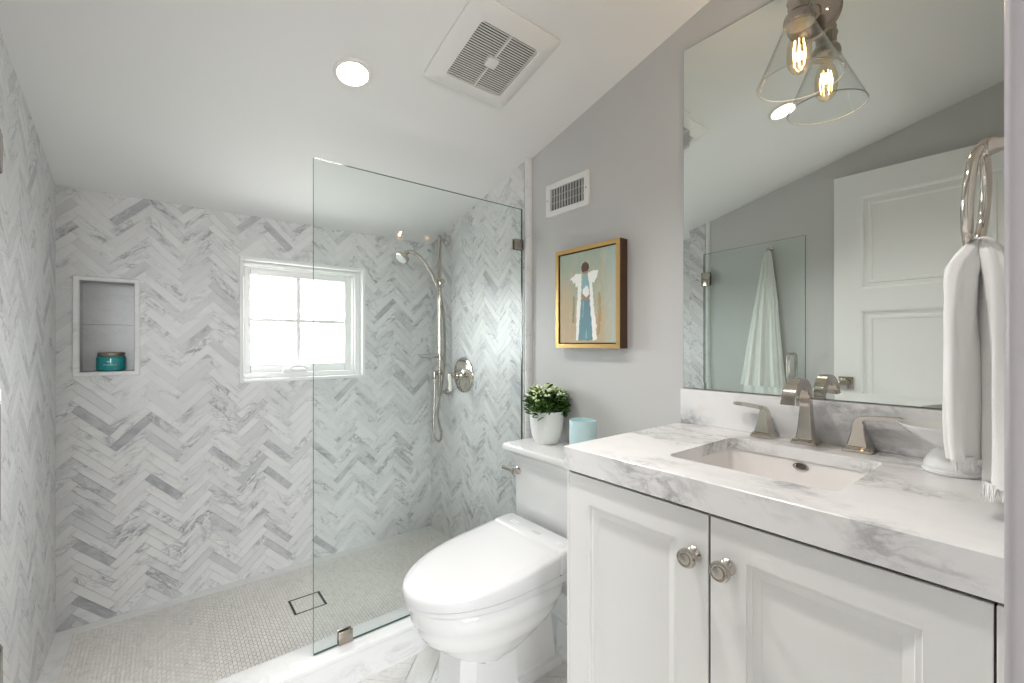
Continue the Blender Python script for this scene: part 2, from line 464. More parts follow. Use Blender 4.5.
# niche lining and its frame
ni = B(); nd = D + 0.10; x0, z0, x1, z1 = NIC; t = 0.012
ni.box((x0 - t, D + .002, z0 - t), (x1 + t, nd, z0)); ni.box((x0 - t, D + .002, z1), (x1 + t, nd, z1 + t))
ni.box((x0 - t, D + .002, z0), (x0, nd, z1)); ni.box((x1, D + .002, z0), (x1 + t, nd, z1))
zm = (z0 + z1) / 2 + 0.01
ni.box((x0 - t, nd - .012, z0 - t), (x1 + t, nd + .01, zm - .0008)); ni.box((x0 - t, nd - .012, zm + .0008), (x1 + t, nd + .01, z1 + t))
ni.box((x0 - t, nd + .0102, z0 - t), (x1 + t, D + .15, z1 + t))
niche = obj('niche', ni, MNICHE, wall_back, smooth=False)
def mitre_frame(b, x0, z0, x1, z1, X0, Z0, X1, Z1, ya, yb, bev=0.003, f3=None):
    f3 = f3 or (lambda u, v, w: (u, w, v))
    o = [(X0, Z0), (X1, Z0), (X1, Z1), (X0, Z1)]; i = [(x0, z0), (x1, z0), (x1, z1), (x0, z1)]
    for k in range(4):
        j = (k + 1) % 4
        ring = [o[k], o[j], i[j], i[k]]
        c = (sum(p[0] for p in ring) / 4, sum(p[1] for p in ring) / 4)
        fr = [(p[0] + (c[0] - p[0]) * 0 , p[1]) for p in ring]
        vs = [f3(u, v, yb) for u, v in ring]
        ins = []
        for (u, v), (u2, v2) in zip(ring, [i[k], i[j], o[j], o[k]]):
            d = Vector((u2 - u, v2 - v)); d = d.normalized() * bev
            ins.append((u + d.x, v + d.y))
        dep = bev if yb > ya else -bev
        r2 = [f3(u, v, ya + dep) for u, v in ring]; r3 = [f3(u, v, ya) for u, v in ins]
        b.loft([vs, r2, r3])
b = B(); mitre_frame(b, *NIC, *NICO, D - 0.010, D + 0.004, 0.004)
obj('niche_frame', b, MTRIM, niche)

# left and right walls
WH = 2.62
b = B()
def side_poly(y0, y1, z0, ext=0.06): return [(y0, z0), (y1, z0), (y1, ceil_z(y1) + ext), (y0, ceil_z(y0) + ext)]
b.prism(side_poly(-0.12, D + 0.16, 0), lambda u, v, w: (W + w, u, v), 0.12)
wall_right = obj('wall_right', b, PAINT, kind='structure', smooth=False)
b = B(); b.prism(side_poly(-0.12, D + 0.16, 0), lambda u, v, w: (XL - w, u, v), 0.12)
wall_left = obj('wall_left', b, PAINT, kind='structure', smooth=False)
def side_tone(c, kind):
    r = rnd.random()
    return 0.55 * r ** 1.7 if r < 0.95 else 0.45 + 0.25 * rnd.random()
YTE = 1.525
b = B(); reg = side_poly(YTE, D, ZS, 0.02)
tile_layer(b, herringbone(5, 0.031, (YTE, ZS, D, ceil_z(YTE)), (D - 0.07, 1.0)), [reg], lambda u, v, w: (XT + w, u, v), rnd, tone=side_tone)
b.prism(side_poly(YTE, D, ZS, 0.02), lambda u, v, w: (XT + 0.0012 + w, u, v), W - XT - 0.0015, 1); b.t += [(0, 0, 0, 1)] * 6
obj('tile_panel', b, [MTILE, GROUT], wall_right, smooth=False, fixn=False)
YTL = 1.537
b = B(); reg = side_poly(YTL, D, ZS, 0.02)
tile_layer(b, herringbone(5, 0.031, (YTL, ZS, D, ceil_z(YTL)), (D - 0.05, 0.9)), [reg], lambda u, v, w: (XLT - w, u, v), rnd, tone=side_tone)
b.prism(side_poly(YTL, D, ZS, 0.02), lambda u, v, w: (XLT - 0.0012 - w, u, v), XLT - XL - 0.0015, 1); b.t += [(0, 0, 0, 1)] * 6
obj('tile_panel', b, [MTILE, GROUT], wall_left, smooth=False, fixn=False)
# rounded edge pieces closing both tile fields
def pencil(xw, xf, ya, yb, z0, par):
    s = 1 if xf < xw else -1; pr = []
    r = (yb - ya) / 2; xc = xf + s * r
    for k in range(9):
        a = R(180 * k / 8); pr.append((xc - s * r * math.sin(a), (ya + yb) / 2 - r * math.cos(a)))
    ring = [(xw, ya)] + pr + [(xw, yb)]
    bb = B(); zs = [z0, 0.7, 1.3, None]
    for k in range(3):
        lo = [(x, y, zs[k] + (0.0006 if k else 0)) for x, y in ring]
        hi = [(x, y, (zs[k + 1] - 0.0006) if zs[k + 1] else ceil_z(y) + 0.01) for x, y in ring]
        bb.loft([lo, hi])
    obj('edge_trim', bb, MTRIM, par, ang=50)
pencil(W, XT - 0.004, 1.497, YTE - .0005, 0.121, wall_right)
pencil(XL, XLT - -0.004, 1.503, YTL - .0005, 0.121, wall_left)

# sloping ceiling, with two round recesses for the lamps
b = B(); ya, yb = -0.14, D + 0.16
CANS = ((.472, 1.407), (.472, .765)); HS = .08; RH = .0555
def cslab(x0, x1, y0, y1, w0, w1): b.prism([(y0, ceil_z(y0) + w0), (y1, ceil_z(y1) + w0), (y1, ceil_z(y1) + w1), (y0, ceil_z(y0) + w1)], lambda u, v, w: (x0 + w, u, v), x1 - x0)
xa, xb = XL - .13, W + .13
cslab(xa, xb, ya, yb, .05, .14)
cslab(xa, .472 - HS, ya, yb, 0, .05); cslab(.472 + HS, xb, ya, yb, 0, .05)
ye = [ya] + [e for c in CANS[::-1] for e in (c[1] - HS, c[1] + HS)] + [yb]
for k in (0, 2, 4): cslab(.472 - HS, .472 + HS, ye[k], ye[k + 1], 0, .05)
for cx0, cy0 in CANS:
    n = 10; inner = rrect(cx0, cy0, RH, RH, RH - 1e-5, 0, n); corners = [(cx0 + HS, cy0 + HS), (cx0 - HS, cy0 + HS), (cx0 - HS, cy0 - HS), (cx0 + HS, cy0 - HS)]
    vs = [(x, y, ceil_z(y)) for x, y in corners] + [(p[0], p[1], ceil_z(p[1])) for p in inner]; fs = []
    for q in range(4):
        for k in range(n): fs.append([q, 4 + q * (n + 1) + k, 4 + q * (n + 1) + k + 1])
        fs.append([q, 4 + q * (n + 1) + n, 4 + ((q + 1) % 4) * (n + 1), (q + 1) % 4])
    b.add(vs, fs)
    b.loft([[(p[0], p[1], ceil_z(p[1])) for p in inner], [(p[0], p[1], ceil_z(p[1]) + .05) for p in inner]], False, False)
ceiling = obj('ceiling', b, CEILP, kind='structure', smooth=False)
# front wall with the doorway the picture is taken from
DX0, DX1, DZ = -0.300, 0.452, 2.06
b = B()
b.box((DX1 + .012, -0.12, 0), (W + .12, Y0, 2.5)); b.box((XL - .12, -0.12, 0), (DX0 - .012, Y0, 2.5)); b.box((DX0 - .012, -0.12, DZ + .012), (DX1 + .012, Y0, 2.5))
obj('wall_front', b, PAINT, kind='structure', smooth=False)
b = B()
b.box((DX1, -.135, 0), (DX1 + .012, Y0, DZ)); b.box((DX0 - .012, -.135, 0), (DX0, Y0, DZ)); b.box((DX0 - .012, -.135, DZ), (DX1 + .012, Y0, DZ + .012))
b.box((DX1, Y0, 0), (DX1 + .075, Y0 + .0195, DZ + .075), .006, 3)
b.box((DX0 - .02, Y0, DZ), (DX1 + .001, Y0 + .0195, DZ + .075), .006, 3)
obj('trim_1', b, flat('mauve_grey_trim', (0.40, 0.375, 0.395), 0.35), kind='structure', label='mauve grey door casing at the right edge of the view')  # one even mauve grey over the casing, darker than the white trim
# floors
b = B(); b.box((XL - .12, -0.12, -0.10), (W + .12, 1.70, -0.0012)); b.t = [(0, 0, 0, 1)] * 6; b.m = [1] * 6
fl = [rect(XL, Y0, W, 1.49)]
tile_layer(b, herringbone(4, 0.085, (XL, Y0, W, 1.49), (0.55, 1.30)), fl, lambda u, v, w: (u, v, -w), rnd, gap=.0009, tone=lambda c, k: rnd.random() * 0.5)
floor = obj('floor', b, [MTILEF, GROUTF], kind='structure', smooth=False, fixn=False)
YB = 0.055
b = B(); b.box((XL - .02, 1.60, -0.10), (W + .02, D + .02, ZS - .0012)); b.t = [(0, 0, 0, 1)] * 6; b.m = [1] * 6
DR = (0.420, 1.953, 0.548, 2.077)
gx0, gy0, gx1, gy1 = XLT + YB, 1.603, XT - 0.001, D - YB
regs = [rect(gx0, gy0, DR[0], gy1), rect(DR[2], gy0, gx1, gy1), rect(DR[0], gy0, DR[2], DR[1]), rect(DR[0], DR[3], DR[2], gy1)]
tile_layer(b, running_bond(0.0120, 0.025, (gx0, gy0, gx1, gy1)), regs, lambda u, v, w: (u, v, ZS - w), rnd, gap=.0005, tone=lambda c, k: 0.08 + rnd.random() ** 1.5 * 0.45)
sf = obj('floor_shower', b, [MMOS, GROUTF], kind='structure', smooth=False, fixn=False)
b = B()
x = XLT
for i, L in enumerate((0.33, 0.30, 0.42, 0.3, 0.26)):
    b.box((x + (YB if i == 0 else 0), D - YB, ZS - .001), (min(x + L, XT) - .0012, D - .0005, ZS + .0006), .0006, 1); x += L
b.prism([(XLT, D), (XLT + YB - .001, D - YB), (XLT + YB - .001, 1.603), (XLT, 1.603)], lambda u, v, w: (u, v, ZS - .001 + w), .0016)
b.prism([(XLT + .0015, D - .0005), (XLT + YB, D - .0005), (XLT + YB, D - YB + .0005)], lambda u, v, w: (u, v, ZS - .001 + w), .0016)
obj('border_strip', b, MTRIM, sf)
# curb under the glass
b = B()
for xa, xb in ((XL, 1.02), (1.021, W)):
    b.box((xa, 1.490, -.001), (xb, 1.603, .10), .0008, 1)
    b.box((xa, 1.484, .1005), (xb, 1.606, .1205), .004, 3)
obj('trim_2', b, MTRIM, kind='structure', label='white marble shower curb under the glass panel')
# baseboard behind the toilet
b = B()
b.box((W - .014, 0.78, 0), (W, 1.484, .11), .003, 2); b.box((W - .018, 0.78, 0), (W, 1.484, .02), .004, 2)
obj('baseboard_right', b, TRIM, kind='structure')
b = B(); b.box((XL, 0.09, 0), (XL + .014, 1.484, .11), .003, 2)
obj('baseboard_left', b, TRIM, kind='structure')

# ---- the hall the doorway opens on (its window is added to light the bathroom)
b = B(); b.box((-1.3, -2.2, -.1), (1.7, -.12, 0)); obj('floor_hall', b, flat('hall_oak', (0.32, 0.24, 0.17), .4), kind='structure', smooth=False)
b = B(); b.box((-1.3, -2.2, 2.45), (1.7, -.10, 2.55)); obj('ceiling_hall', b, CEILP, kind='structure', smooth=False)
HW = (-1.20, 0.80, 0.10, 1.98)  # unseen window opening, added and sized for the fill light it gives
b = B(); b.box((-1.4, -2.3, 0), (HW[0], -2.2, 2.5)); b.box((HW[2], -2.3, 0), (1.8, -2.2, 2.5)); b.box((HW[0], -2.3, 0), (HW[2], -2.2, HW[1])); b.box((HW[0], -2.3, HW[3]), (HW[2], -2.2, 2.5)); b.box((-1.4, -2.3, 0), (-1.3, -.12, 2.5)); b.box((1.7, -2.3, 0), (1.8, -.12, 2.5))
b.box((-1.4, -.121, 0), (XL - .12, -.10, 2.5)); b.box((W + .12, -.121, 0), (1.8, -.10, 2.5))
obj('wall_hall', b, PAINT, kind='structure', smooth=False)

b = B(); wx, wz = (HW[0] + HW[2]) / 2, (HW[1] + HW[3]) / 2
for lo, hi in (((HW[0], HW[1]), (HW[0] + .05, HW[3])), ((HW[2] - .05, HW[1]), (HW[2], HW[3])), ((HW[0], HW[1]), (HW[2], HW[1] + .05)), ((HW[0], HW[3] - .05), (HW[2], HW[3])), ((HW[0], wz - .015), (HW[2], wz + .015))):
    b.box((lo[0], -2.28, lo[1]), (hi[0], -2.23, hi[1]), .003, 1)
obj('added_hall_window', b, TRIM, kind='structure', smooth=False)
# ---- window
win = empty('window_1', ((WIN[0] + WIN[2]) / 2, D, WIN[1]), kind='structure')
x0, z0, x1, z1 = WIN
b = B()
def ring_frame(b, x0, z0, x1, z1, t, ya, yb, bev=.002, tb=None):
    tb = t if tb is None else tb
    b.box((x0, ya, z0), (x0 + t, yb, z1), bev, 2); b.box((x1 - t, ya, z0), (x1, yb, z1), bev, 2)
    b.box((x0 + t, ya, z0), (x1 - t, yb, z0 + tb), bev, 2); b.box((x0 + t, ya, z1 - t), (x1 - t, yb, z1), bev, 2)
ring_frame(b, x0 - .004, z0 - .004, x1 + .004, z1 + .004, .016, D - .006, D + .10)
sx0, sz0, sx1, sz1 = .297, 1.002, .822, 1.5255
b.box((x0 + .011, D + .040, z0 + .011), (sx0 + .004, D + .15, z1 - .011), .002, 2); b.box((sx1 - .004, D + .040, z0 + .011), (x1 - .011, D + .15, z1 - .011), .002, 2)
b.box((sx0, D + .030, z0 + .011), (sx1, D + .15, sz0 + .004), .003, 2); b.box((sx0, D + .040, sz1 - .004), (sx1, D + .15, z1 - .011), .002, 2)
b.box((sx1 + .006, D + .028, z0 + .02), (sx1 + .018, D + .045, z1 - .02), .002, 2); b.box((sx0, D + .028, sz1 + .004), (sx1 + .006, D + .045, sz1 + .012), .002, 2)
obj('window_frame', b, TRIM, win)
b = B()
ring_frame(b, sx0, sz0, sx1, sz1, .038, D + .065, D + .11, .004, tb=.045)
sash = obj('sash', b, TRIM, win)
b = B(); xm = .552; zmn = 1.268
b.box((xm - .010, D + .072, sz0 + .04), (xm + .010, D + .104, sz1 - .035), .003, 2); b.box((sx0 + .035, D + .073, zmn - .009), (sx1 - .035, D + .103, zmn + .009), .003, 2)
obj('muntin', b, TRIM, sash)
b = B(); b.box((sx0 + .03, D + .086, sz0 + .035), (sx1 - .03, D + .090, sz1 - .03)); obj('window_pane', b, PANE, sash, smooth=False)
b = B()
b.box((.470, D + .024, sz0 + .0035), (.585, D + .062, sz0 + .022), .006, 3)
b.tube([(.50, D + .040, sz0 + .020), (.52, D + .026, sz0 + .034), (.55, D + .024, sz0 + .036), (.585, D + .028, sz0 + .026)], [.009, .007, .007, .009], 10)
obj('crank_handle', b, TRIM, win)

# ================================================================== SHOWER GLASS AND FITTINGS
ZGT = 1.762
scr = empty('shower_screen', (0.83, YG, 0.1215), 'fixed clear glass panel standing on the marble curb between shower and toilet', 'glass panel')
b = B(); gx0, gx1 = 0.3875, XT - .003
b.box((gx0, YG - .005, .1225), (gx1, YG + .005, ZGT))
# the ground edges read dark green: the side faces get their own slot
faces_edge = [i for i, f in enumerate(b.f) if max(b.v[k][1] for k in f) - min(b.v[k][1] for k in f) > .005]
for i in faces_edge: b.m[i] = 1
obj('glass_pane', b, [GLASS, GLASSE], scr, smooth=False)
def glass_clip(cx, cz, hx, hz, par, name='clip', y=YG):
    bb = B()
    bb.box((cx - hx, y - .011, cz - hz), (cx + hx, y - .0052, cz + hz), .0015, 2); bb.box((cx - hx, y + .0052, cz - hz), (cx + hx, y + .011, cz + hz), .0015, 2)
    return obj(name, bb, NICKELD, par)
glass_clip(XT - .026, 1.598, .024, .024, scr); glass_clip(.49, .1435, .024, .022, scr)
# swinging glass door, opened against the left wall
HX, HY = -0.3015, 1.538; FX, FY = -0.235, 0.905
dv = Vector((FX - HX, FY - HY, 0)); dl = dv.length; ang = math.atan2(dv.y, dv.x)
TM = Matrix.Translation((HX, HY, 0)) @ Matrix.Rotation(ang, 4, 'Z')
dr = empty('shower_door', (HX, HY, 0.14), 'frameless glass shower door swung open against the left wall', 'shower door')
b = B(); b.box((0.006, -.005, .14), (dl, .005, ZGT), mat=TM)
for i, f in enumerate(b.f):
    vs = [TM.inverted() @ Vector(b.v[k]) for k in f]
    if max(v.y for v in vs) - min(v.y for v in vs) > .005: b.m[i] = 1
obj('glass_pane', b, [GLASS, GLASSE], dr, smooth=False)
for hz in (1.590, .40):
    b = B(); b.box((.0, .0055, hz - .045), (.055, .0095, hz + .045), .002, 2, mat=TM); b.box((.0, -.0095, hz - .045), (.055, -.0055, hz + .045), .002, 2, mat=TM)
    b.tube([TM @ Vector((-.006, 0, hz - .045)), TM @ Vector((-.006, 0, hz + .045))], .007, 12)
    b.box((XLT + .0045, HY - .004, hz - .045), (XLT + .008, HY + .010, hz + .045), .001, 2)
    obj('hinge', b, NICKELD, dr)
b = B()
for s in (1, -1):
    pth = [TM @ Vector(p) for p in [(dl - .07, s * .006, 1.09), (dl - .07, s * .035, 1.09), (dl - .07, s * .046, 1.079), (dl - .07, s * .046, .886), (dl - .07, s * .035, .875), (dl - .07, s * .006, .875)]]
    b.tube(pth, .0085, 12)
obj('handle', b, NICKEL, dr)

# floor drain
dn = empty('floor_drain', ((DR[0] + DR[2]) / 2, (DR[1] + DR[3]) / 2, ZS - .001), 'square tile-in floor drain with a thin black frame in the shower floor', 'drain')
b = B(); x0, y0, x1, y1 = DR
for lo, hi in (((x0, y0), (x0 + .008, y1)), ((x1 - .008, y0), (x1, y1)), ((x0, y0), (x1, y0 + .006)), ((x0, y1 - .006), (x1, y1))):
    b.box((*lo, ZS - .006), (*hi, ZS + .0006))
obj('frame', b, BLACK, dn, smooth=False)
b = B(); b.box((x0 + .007, y0 + .005, ZS - .006), (x1 - .007, y1 - .005, ZS - .0012)); b.t = [(0, 0, 0, 1)] * 6; b.m = [1] * 6
tile_layer(b, running_bond(.0120, .025, (x0 + .009, y0 + .007, x1 - .009, y1 - .007)), [rect(x0 + .009, y0 + .007, x1 - .009, y1 - .007)], lambda u, v, w: (u, v, ZS - w), rnd, gap=.0005, tone=lambda c, k: .1 + rnd.random() * .4)
obj('tile_insert', b, [MMOS, GROUTF], dn, smooth=False, fixn=False)

# slide bar
BX, BY = XT - .058, 2.200
sb = empty('slide_bar', (XT, BY, 0.87), 'polished nickel vertical shower slide bar on the right tiled wall', 'shower bar')
b = B(); b.tube([(BX, BY, .862), (BX, BY, 1.752)], .0105, 16); b.lathe([(0, 0), (.012, 0), (.0135, .006), (.009, .012), (0, .014)], (BX, BY, 1.752), n=16); b.lathe([(0, 0), (.012, 0), (.0135, .006), (.009, .012), (0, .014)], (BX, BY, .862), (0, 0, -1), n=16)
obj('rail', b, NICKEL, sb)
for z in (1.742, .875):
    b = B(); b.tube([(BX, BY, z), (XT - .01, BY, z)], [.0115, .0105], 14)
    b.lathe([(0, 0), (.027, 0), (.029, .004), (.027, .009), (.019, .014), (.013, .020), (.011, .022)], (XT, BY, z), (-1, 0, 0), 24)
    obj('bracket', b, NICKEL, sb)
b = B(); b.lathe([(.0115, -.018), (.019, -.016), (.021, 0), (.019, .016), (.0115, .018)], (BX, BY, 1.500), n=20)
b.tube([(BX, BY, 1.500), (BX - .022, BY + .004, 1.505)], [.011, .012], 12); b.tube([(BX, BY - .012, 1.500), (BX, BY - .040, 1.500)], [.009, .012], 12)
obj('slider', b, NICKEL, sb)
b = B(); b.lathe([(.0115, -.010), (.018, -.009), (.018, .009), (.0115, .010)], (BX, BY, 1.07), n=20); b.tube([(BX, BY, 1.07), (BX - .03, BY, 1.075)], .006, 10)
db = obj('dish_holder', b, NICKEL, sb)
b = B(); b.lathe([(0, .0), (.03, .001), (.048, .010), (.056, .022), (.0535, .022), (.046, .012), (.028, .004), (0, .003)], (BX - .075, BY, 1.068), n=28)
obj('glass_dish', b, flat('dish_glass', (.92, .94, .93), .03, **{'Transmission Weight': .7}), db, label='small clear glass soap dish')
# hand shower resting in the slider
hs = empty('hand_shower', (BX - .035, BY, 1.57), 'nickel hand shower head resting in the slide bar holder', 'hand shower')
b = B()
def bez(p0, p1, p2, p3, n=16):
    p0, p1, p2, p3 = map(Vector, (p0, p1, p2, p3)); o = []
    for i in range(n + 1):
        t = i / n; u = 1 - t; o.append(p0 * u ** 3 + p1 * 3 * u * u * t + p2 * 3 * u * t * t + p3 * t ** 3)
    return o
HD = Vector((1.020, BY + .004, 1.635))
hp = bez((BX - .012, BY, 1.475), (BX - .06, BY, 1.575), (1.085, BY + .004, 1.675), HD + Vector((.012, 0, .008)))
b.tube(hp, [.0115 - .002 * math.sin(i / 16 * 3.1) for i in range(17)], 14)
obj('handle', b, NICKEL, hs)
b = B(); hx = Vector((-.62, -.12, -.77)).normalized()
b.lathe([(0, -.012), (.012, -.012), (.014, 0), (.022, .012), (.036, .022), (.0385, .030), (.0385, .040), (.034, .043), (0, .043)], HD, hx, 28)
hd = obj('head', b, NICKEL, hs)
b = B(); b.lathe([(0, .0435), (.030, .0435), (.030, .0455), (0, .0465)], HD, hx, 24); obj('spray_face', b, PORC, hd, label='white spray face')
# hose: from the wall outlet down in a loop and up to the handle
OX, OZ = XT - .085, .985
b = B()
hz = bez((BX - .012, BY, 1.475), (BX + .005, BY - .012, 1.43), (BX + .03, BY - .018, 1.3), (BX + .025, BY - .016, 1.1), 18)
hz += bez((BX + .025, BY - .016, 1.1), (BX + .022, BY - .016, .95), (BX - .01, BY - .016, .85), (BX - .018, BY - .016, .78), 14)[1:]
hz += bez((BX - .018, BY - .016, .78), (BX - .03, BY - .016, .70), (BX + .03, BY - .018, .63), (BX - .012, BY - .018, .600), 12)[1:]
hz += bez((BX - .012, BY - .018, .600), (BX - .07, BY - .018, .62), (BX - .03, BY - .004, .75), (BX - .034, BY, .955), 18)[1:]
b.tube(hz, [.0065 + .0006 * (i % 2) for i in range(len(hz))], 10)
obj('hose', b, NICKELS, hs)
b = B(); b.lathe([(0, 0), (.011, 0), (.012, .02), (.010, .04), (0, .04)], (BX - .034, BY, .95), n=16); b.tube([(BX - .034, BY, .985), (BX, BY, .985)], .011, 14)
b.lathe([(.0115, -.014), (.016, -.012), (.016, .012), (.0115, .014)], (BX, BY, .985), n=16)
obj('hose_outlet', b, NICKELD, sb)

# mixing valve
vv = empty('shower_valve', (XT, 2.035, .979), 'round nickel shower mixer plate with an ivory lever on the tiled wall', 'shower valve')
b = B(); vo = (XT, 2.035, .979)
b.lathe([(0, 0), (.095, 0), (.0965, .003), (.094, .007), (.086, .009), (.084, .0115), (.074, .013), (.072, .0155), (.060, .017), (.058, .0195), (.042, .021), (.028, .024), (.024, .034), (.020, .040), (0, .041)], vo, (-1, 0, 0), 48)
obj('escutcheon', b, NICKEL, vv)
b = B(); b.lathe([(0, .036), (.015, .036), (.018, .046), (.013, .056), (.017, .064), (.017, .074), (.009, .082), (0, .083)], vo, (-1, 0, 0), 20); b.lathe([(0, .082), (.010, .082), (.0115, .088), (.0105, .095), (0, .098)], vo, (-1, 0, 0), 16)
lv = obj('lever_hub', b, NICKELS, vv)
b = B(); b.tube([(XT - .090, 2.034, .985), (XT - .091, 2.030, .970), (XT - .091, 2.027, .94), (XT - .091, 2.025, .908), (XT - .091, 2.025, .897)], [.008, .011, .0085, .0105, .006], 12)
obj('lever', b, IVORY, lv, label='ivory porcelain lever')

# ================================================================== NICHE JAR
jx, jy, jz = -.168, D + .048, NIC[1] + .0005
jar = empty('cosmetic_jar', (jx, jy, jz), 'teal glass jar with a bronze lid standing in the tiled wall niche', 'jar')
b = B(); b.lathe([(0, 0), (.040, 0), (.0455, .004), (.0465, .012), (.0465, .050), (.0455, .057), (.043, .060), (0, .060)], (jx, jy, jz), n=40); obj('body', b, TEAL, jar)
b = B(); b.lathe([(0, .0605), (.041, .0605), (.0425, .063), (.0425, .073), (.041, .076), (.03, .077), (0, .077)], (jx, jy, jz), n=40); obj('lid', b, JARLID, jar)
b = B()
def jar_strip(a0, a1, z, h):
    n = 10; r = .0467
    A = [R(a0 + (a1 - a0) * i / n) for i in range(n + 1)]
    in_ = [(jx + r * math.sin(a), jy - r * math.cos(a), z) for a in A] + [(jx + r * math.sin(a), jy - r * math.cos(a), z + h) for a in A[::-1]]
    out = [(jx + (r + .0004) * math.sin(a), jy - (r + .0004) * math.cos(a), z) for a in A] + [(jx + (r + .0004) * math.sin(a), jy - (r + .0004) * math.cos(a), z + h) for a in A[::-1]]
    b.loft([in_, out])
for (a0, a1, z, h) in ((-12, 6, .036, .005), (-26, -15, .024, .003), (-13, -2, .024, .003), (0, 14, .024, .003), (16, 25, .024, .003)): jar_strip(a0, a1, jz + z, h)
obj('label_print', b, JARTXT, jar, label='pale lines of print')

# ================================================================== TOILET
TY = 1.195; TB = W - .012                      # centre line, back of tank
toi = empty('toilet', (0.90, TY, 0), 'white two-piece porcelain toilet beside the vanity with tank and closed seat', 'toilet')
# tank body
def trect(x0, x1, hw, z, r=.012, n=4): return rrect((x0 + x1) / 2, TY, (x1 - x0) / 2, hw, r, z, n)
b = B()
b.loft([trect(1.150, TB, .175, .365), trect(1.120, TB, .193, .42), trect(1.118, TB, .195, .688)])
obj('tank', b, PORC, toi)
b = B()
prof = [(.000, .668), (.000, .676), (.004, .682), (.006, .686), (.010, .700), (.018, .711), (.026, .716), (.030, .722), (.036, .7235), (.037, .728), (.037, .740), (.034, .7455)]
b.loft([trect(1.117 - o, TB + .004, .196 + o * .95, z, .010) for o, z in prof])
obj('tank_lid', b, PORC, toi)
# flush lever
b = B(); fx, fy, fz = 1.118, 1.366, .640
b.lathe([(0, 0), (.016, 0), (.016, .004), (.011, .008), (.009, .018), (.012, .022), (.012, .030), (0, .034)], (fx, fy, fz), (-1, 0, 0), 18)
b.tube([(fx - .026, fy, fz), (fx - .030, fy + .028, fz + .003), (fx - .032, fy + .058, fz + .006)], [.007, .0055, .008], 10)
obj('flush_lever', b, NICKEL, toi, label='chrome flush lever')
# bowl
def egg(tip, back, hw, z, n=64, bk=3.4, zf=None):
    # closed outline: rounded back, elongated rounded front (towards -x)
    mid = tip + (back - tip) * 0.52; pts = []
    for k in range(n):
        a = 2 * math.pi * k / n; ca, sa = math.cos(a), math.sin(a)
        if ca < 0: x = mid + (mid - tip) * ca; y = hw * sa
        else:
            e = 2 / bk
            x = mid + (back - mid) * abs(ca) ** e; y = hw * math.copysign(abs(sa) ** e, sa)
        zz = zf(x) if zf else z
        pts.append((x, TY + y, zz))
    return pts
b = B()
secs = [(.3705, .590, 1.10, .172), (.362, .578, 1.104, .180), (.318, .580, 1.100, .180), (.312, .588, 1.092, .175), (.284, .596, 1.075, .171), (.258, .610, 1.045, .165), (.250, .619, 1.030, .159),
        (.222, .648, .985, .147), (.192, .690, .935, .127), (.172, .712, .905, .110)]
b.loft([egg(t_, k_, h_, z_) for z_, t_, k_, h_ in secs])
obj('bowl', b, PORC, toi, ang=50)
b = B()
def ped(x0, x1, hw, z, c=.035): return [(x0, TY - hw + c, z), (x0 + c, TY - hw, z), (x1, TY - hw, z), (x1, TY + hw, z), (x0 + c, TY + hw, z), (x0, TY + hw - c, z)]
b.loft([ped(.675, .91, .108, 0), ped(.675, .91, .108, .03), ped(.684, .903, .102, .036), ped(.697, .895, .098, .075), ped(.705, .888, .096, .215)])
b.loft([ped(.86, 1.12, .075, 0, .01), ped(.86, 1.12, .075, .03, .01), ped(.86, 1.10, .062, .036, .01), ped(.86, 1.08, .058, .20, .01), ped(.86, 1.09, .09, .32, .01), ped(.86, 1.095, .13, .364, .01)])
obj('pedestal', b, PORC, toi, ang=30)
# bidet seat: base, lid, rear control unit
st = empty('bidet_seat', (.82, TY, .371), parent=toi)
def seat_ring(i, xe, zf, m=26):
    tip, mid, hw = .555 + i, .87, .188 - i; up_, dn_ = [], []
    for k in range(m + 1):
        x = tip + (xe - tip) * (1 - math.cos(math.pi / 2 * k / m)) if k else tip
        h = hw if x >= mid else hw * max(0, 1 - ((mid - x) / (mid - tip)) ** 2.1) ** .5
        (up_.append((x, TY + h, zf(x))), dn_.append((x, TY - h, zf(x))))
    return up_[::-1] + dn_[1:]
lo = lambda x: .386 + (x - .555) * .028
LZ = lambda x: .4195 + (x - .555) * .104
b = B()
b.loft([seat_ring(.010, 1.095, lambda x: .3715), seat_ring(.004, 1.098, lambda x: .374), seat_ring(.004, 1.098, lambda x: lo(x) - .0012)])
obj('seat_ring', b, PLAST, st, ang=50)
b = B(); XH = 1.000
b.loft([seat_ring(.006, XH, lo), seat_ring(.001, XH, lambda x: lo(x) + .002), seat_ring(0, XH, lambda x: lo(x) + .006), seat_ring(0, XH, lambda x: LZ(x) - .012), seat_ring(.002, XH, lambda x: LZ(x) - .005), seat_ring(.008, XH, lambda x: LZ(x) - .0005),
        seat_ring(.016, XH, lambda x: LZ(x) + .0005), seat_ring(.022, XH, lambda x: LZ(x) + .0035), seat_ring(.030, XH, lambda x: LZ(x) + .0055), seat_ring(.07, XH - .01, lambda x: LZ(x) + .0075), seat_ring(.12, XH - .03, lambda x: LZ(x) + .0085)])
obj('seat_lid', b, PLAST, st, ang=40)
b = B()
def unit(z, i, r=.014): return [(x, y, z + (x - 1.05) * .05) for x, y, _ in rrect(1.0515, TY, .049 - i, .188 - i, r, 0, 5)]
uz = LZ(1.03) + .004
b.loft([unit(.4005, .004), unit(.4035, 0), unit(uz - .012, 0), unit(uz - .004, .003), unit(uz, .010)])
bu = obj('control_unit', b, PLAST, st, ang=60)
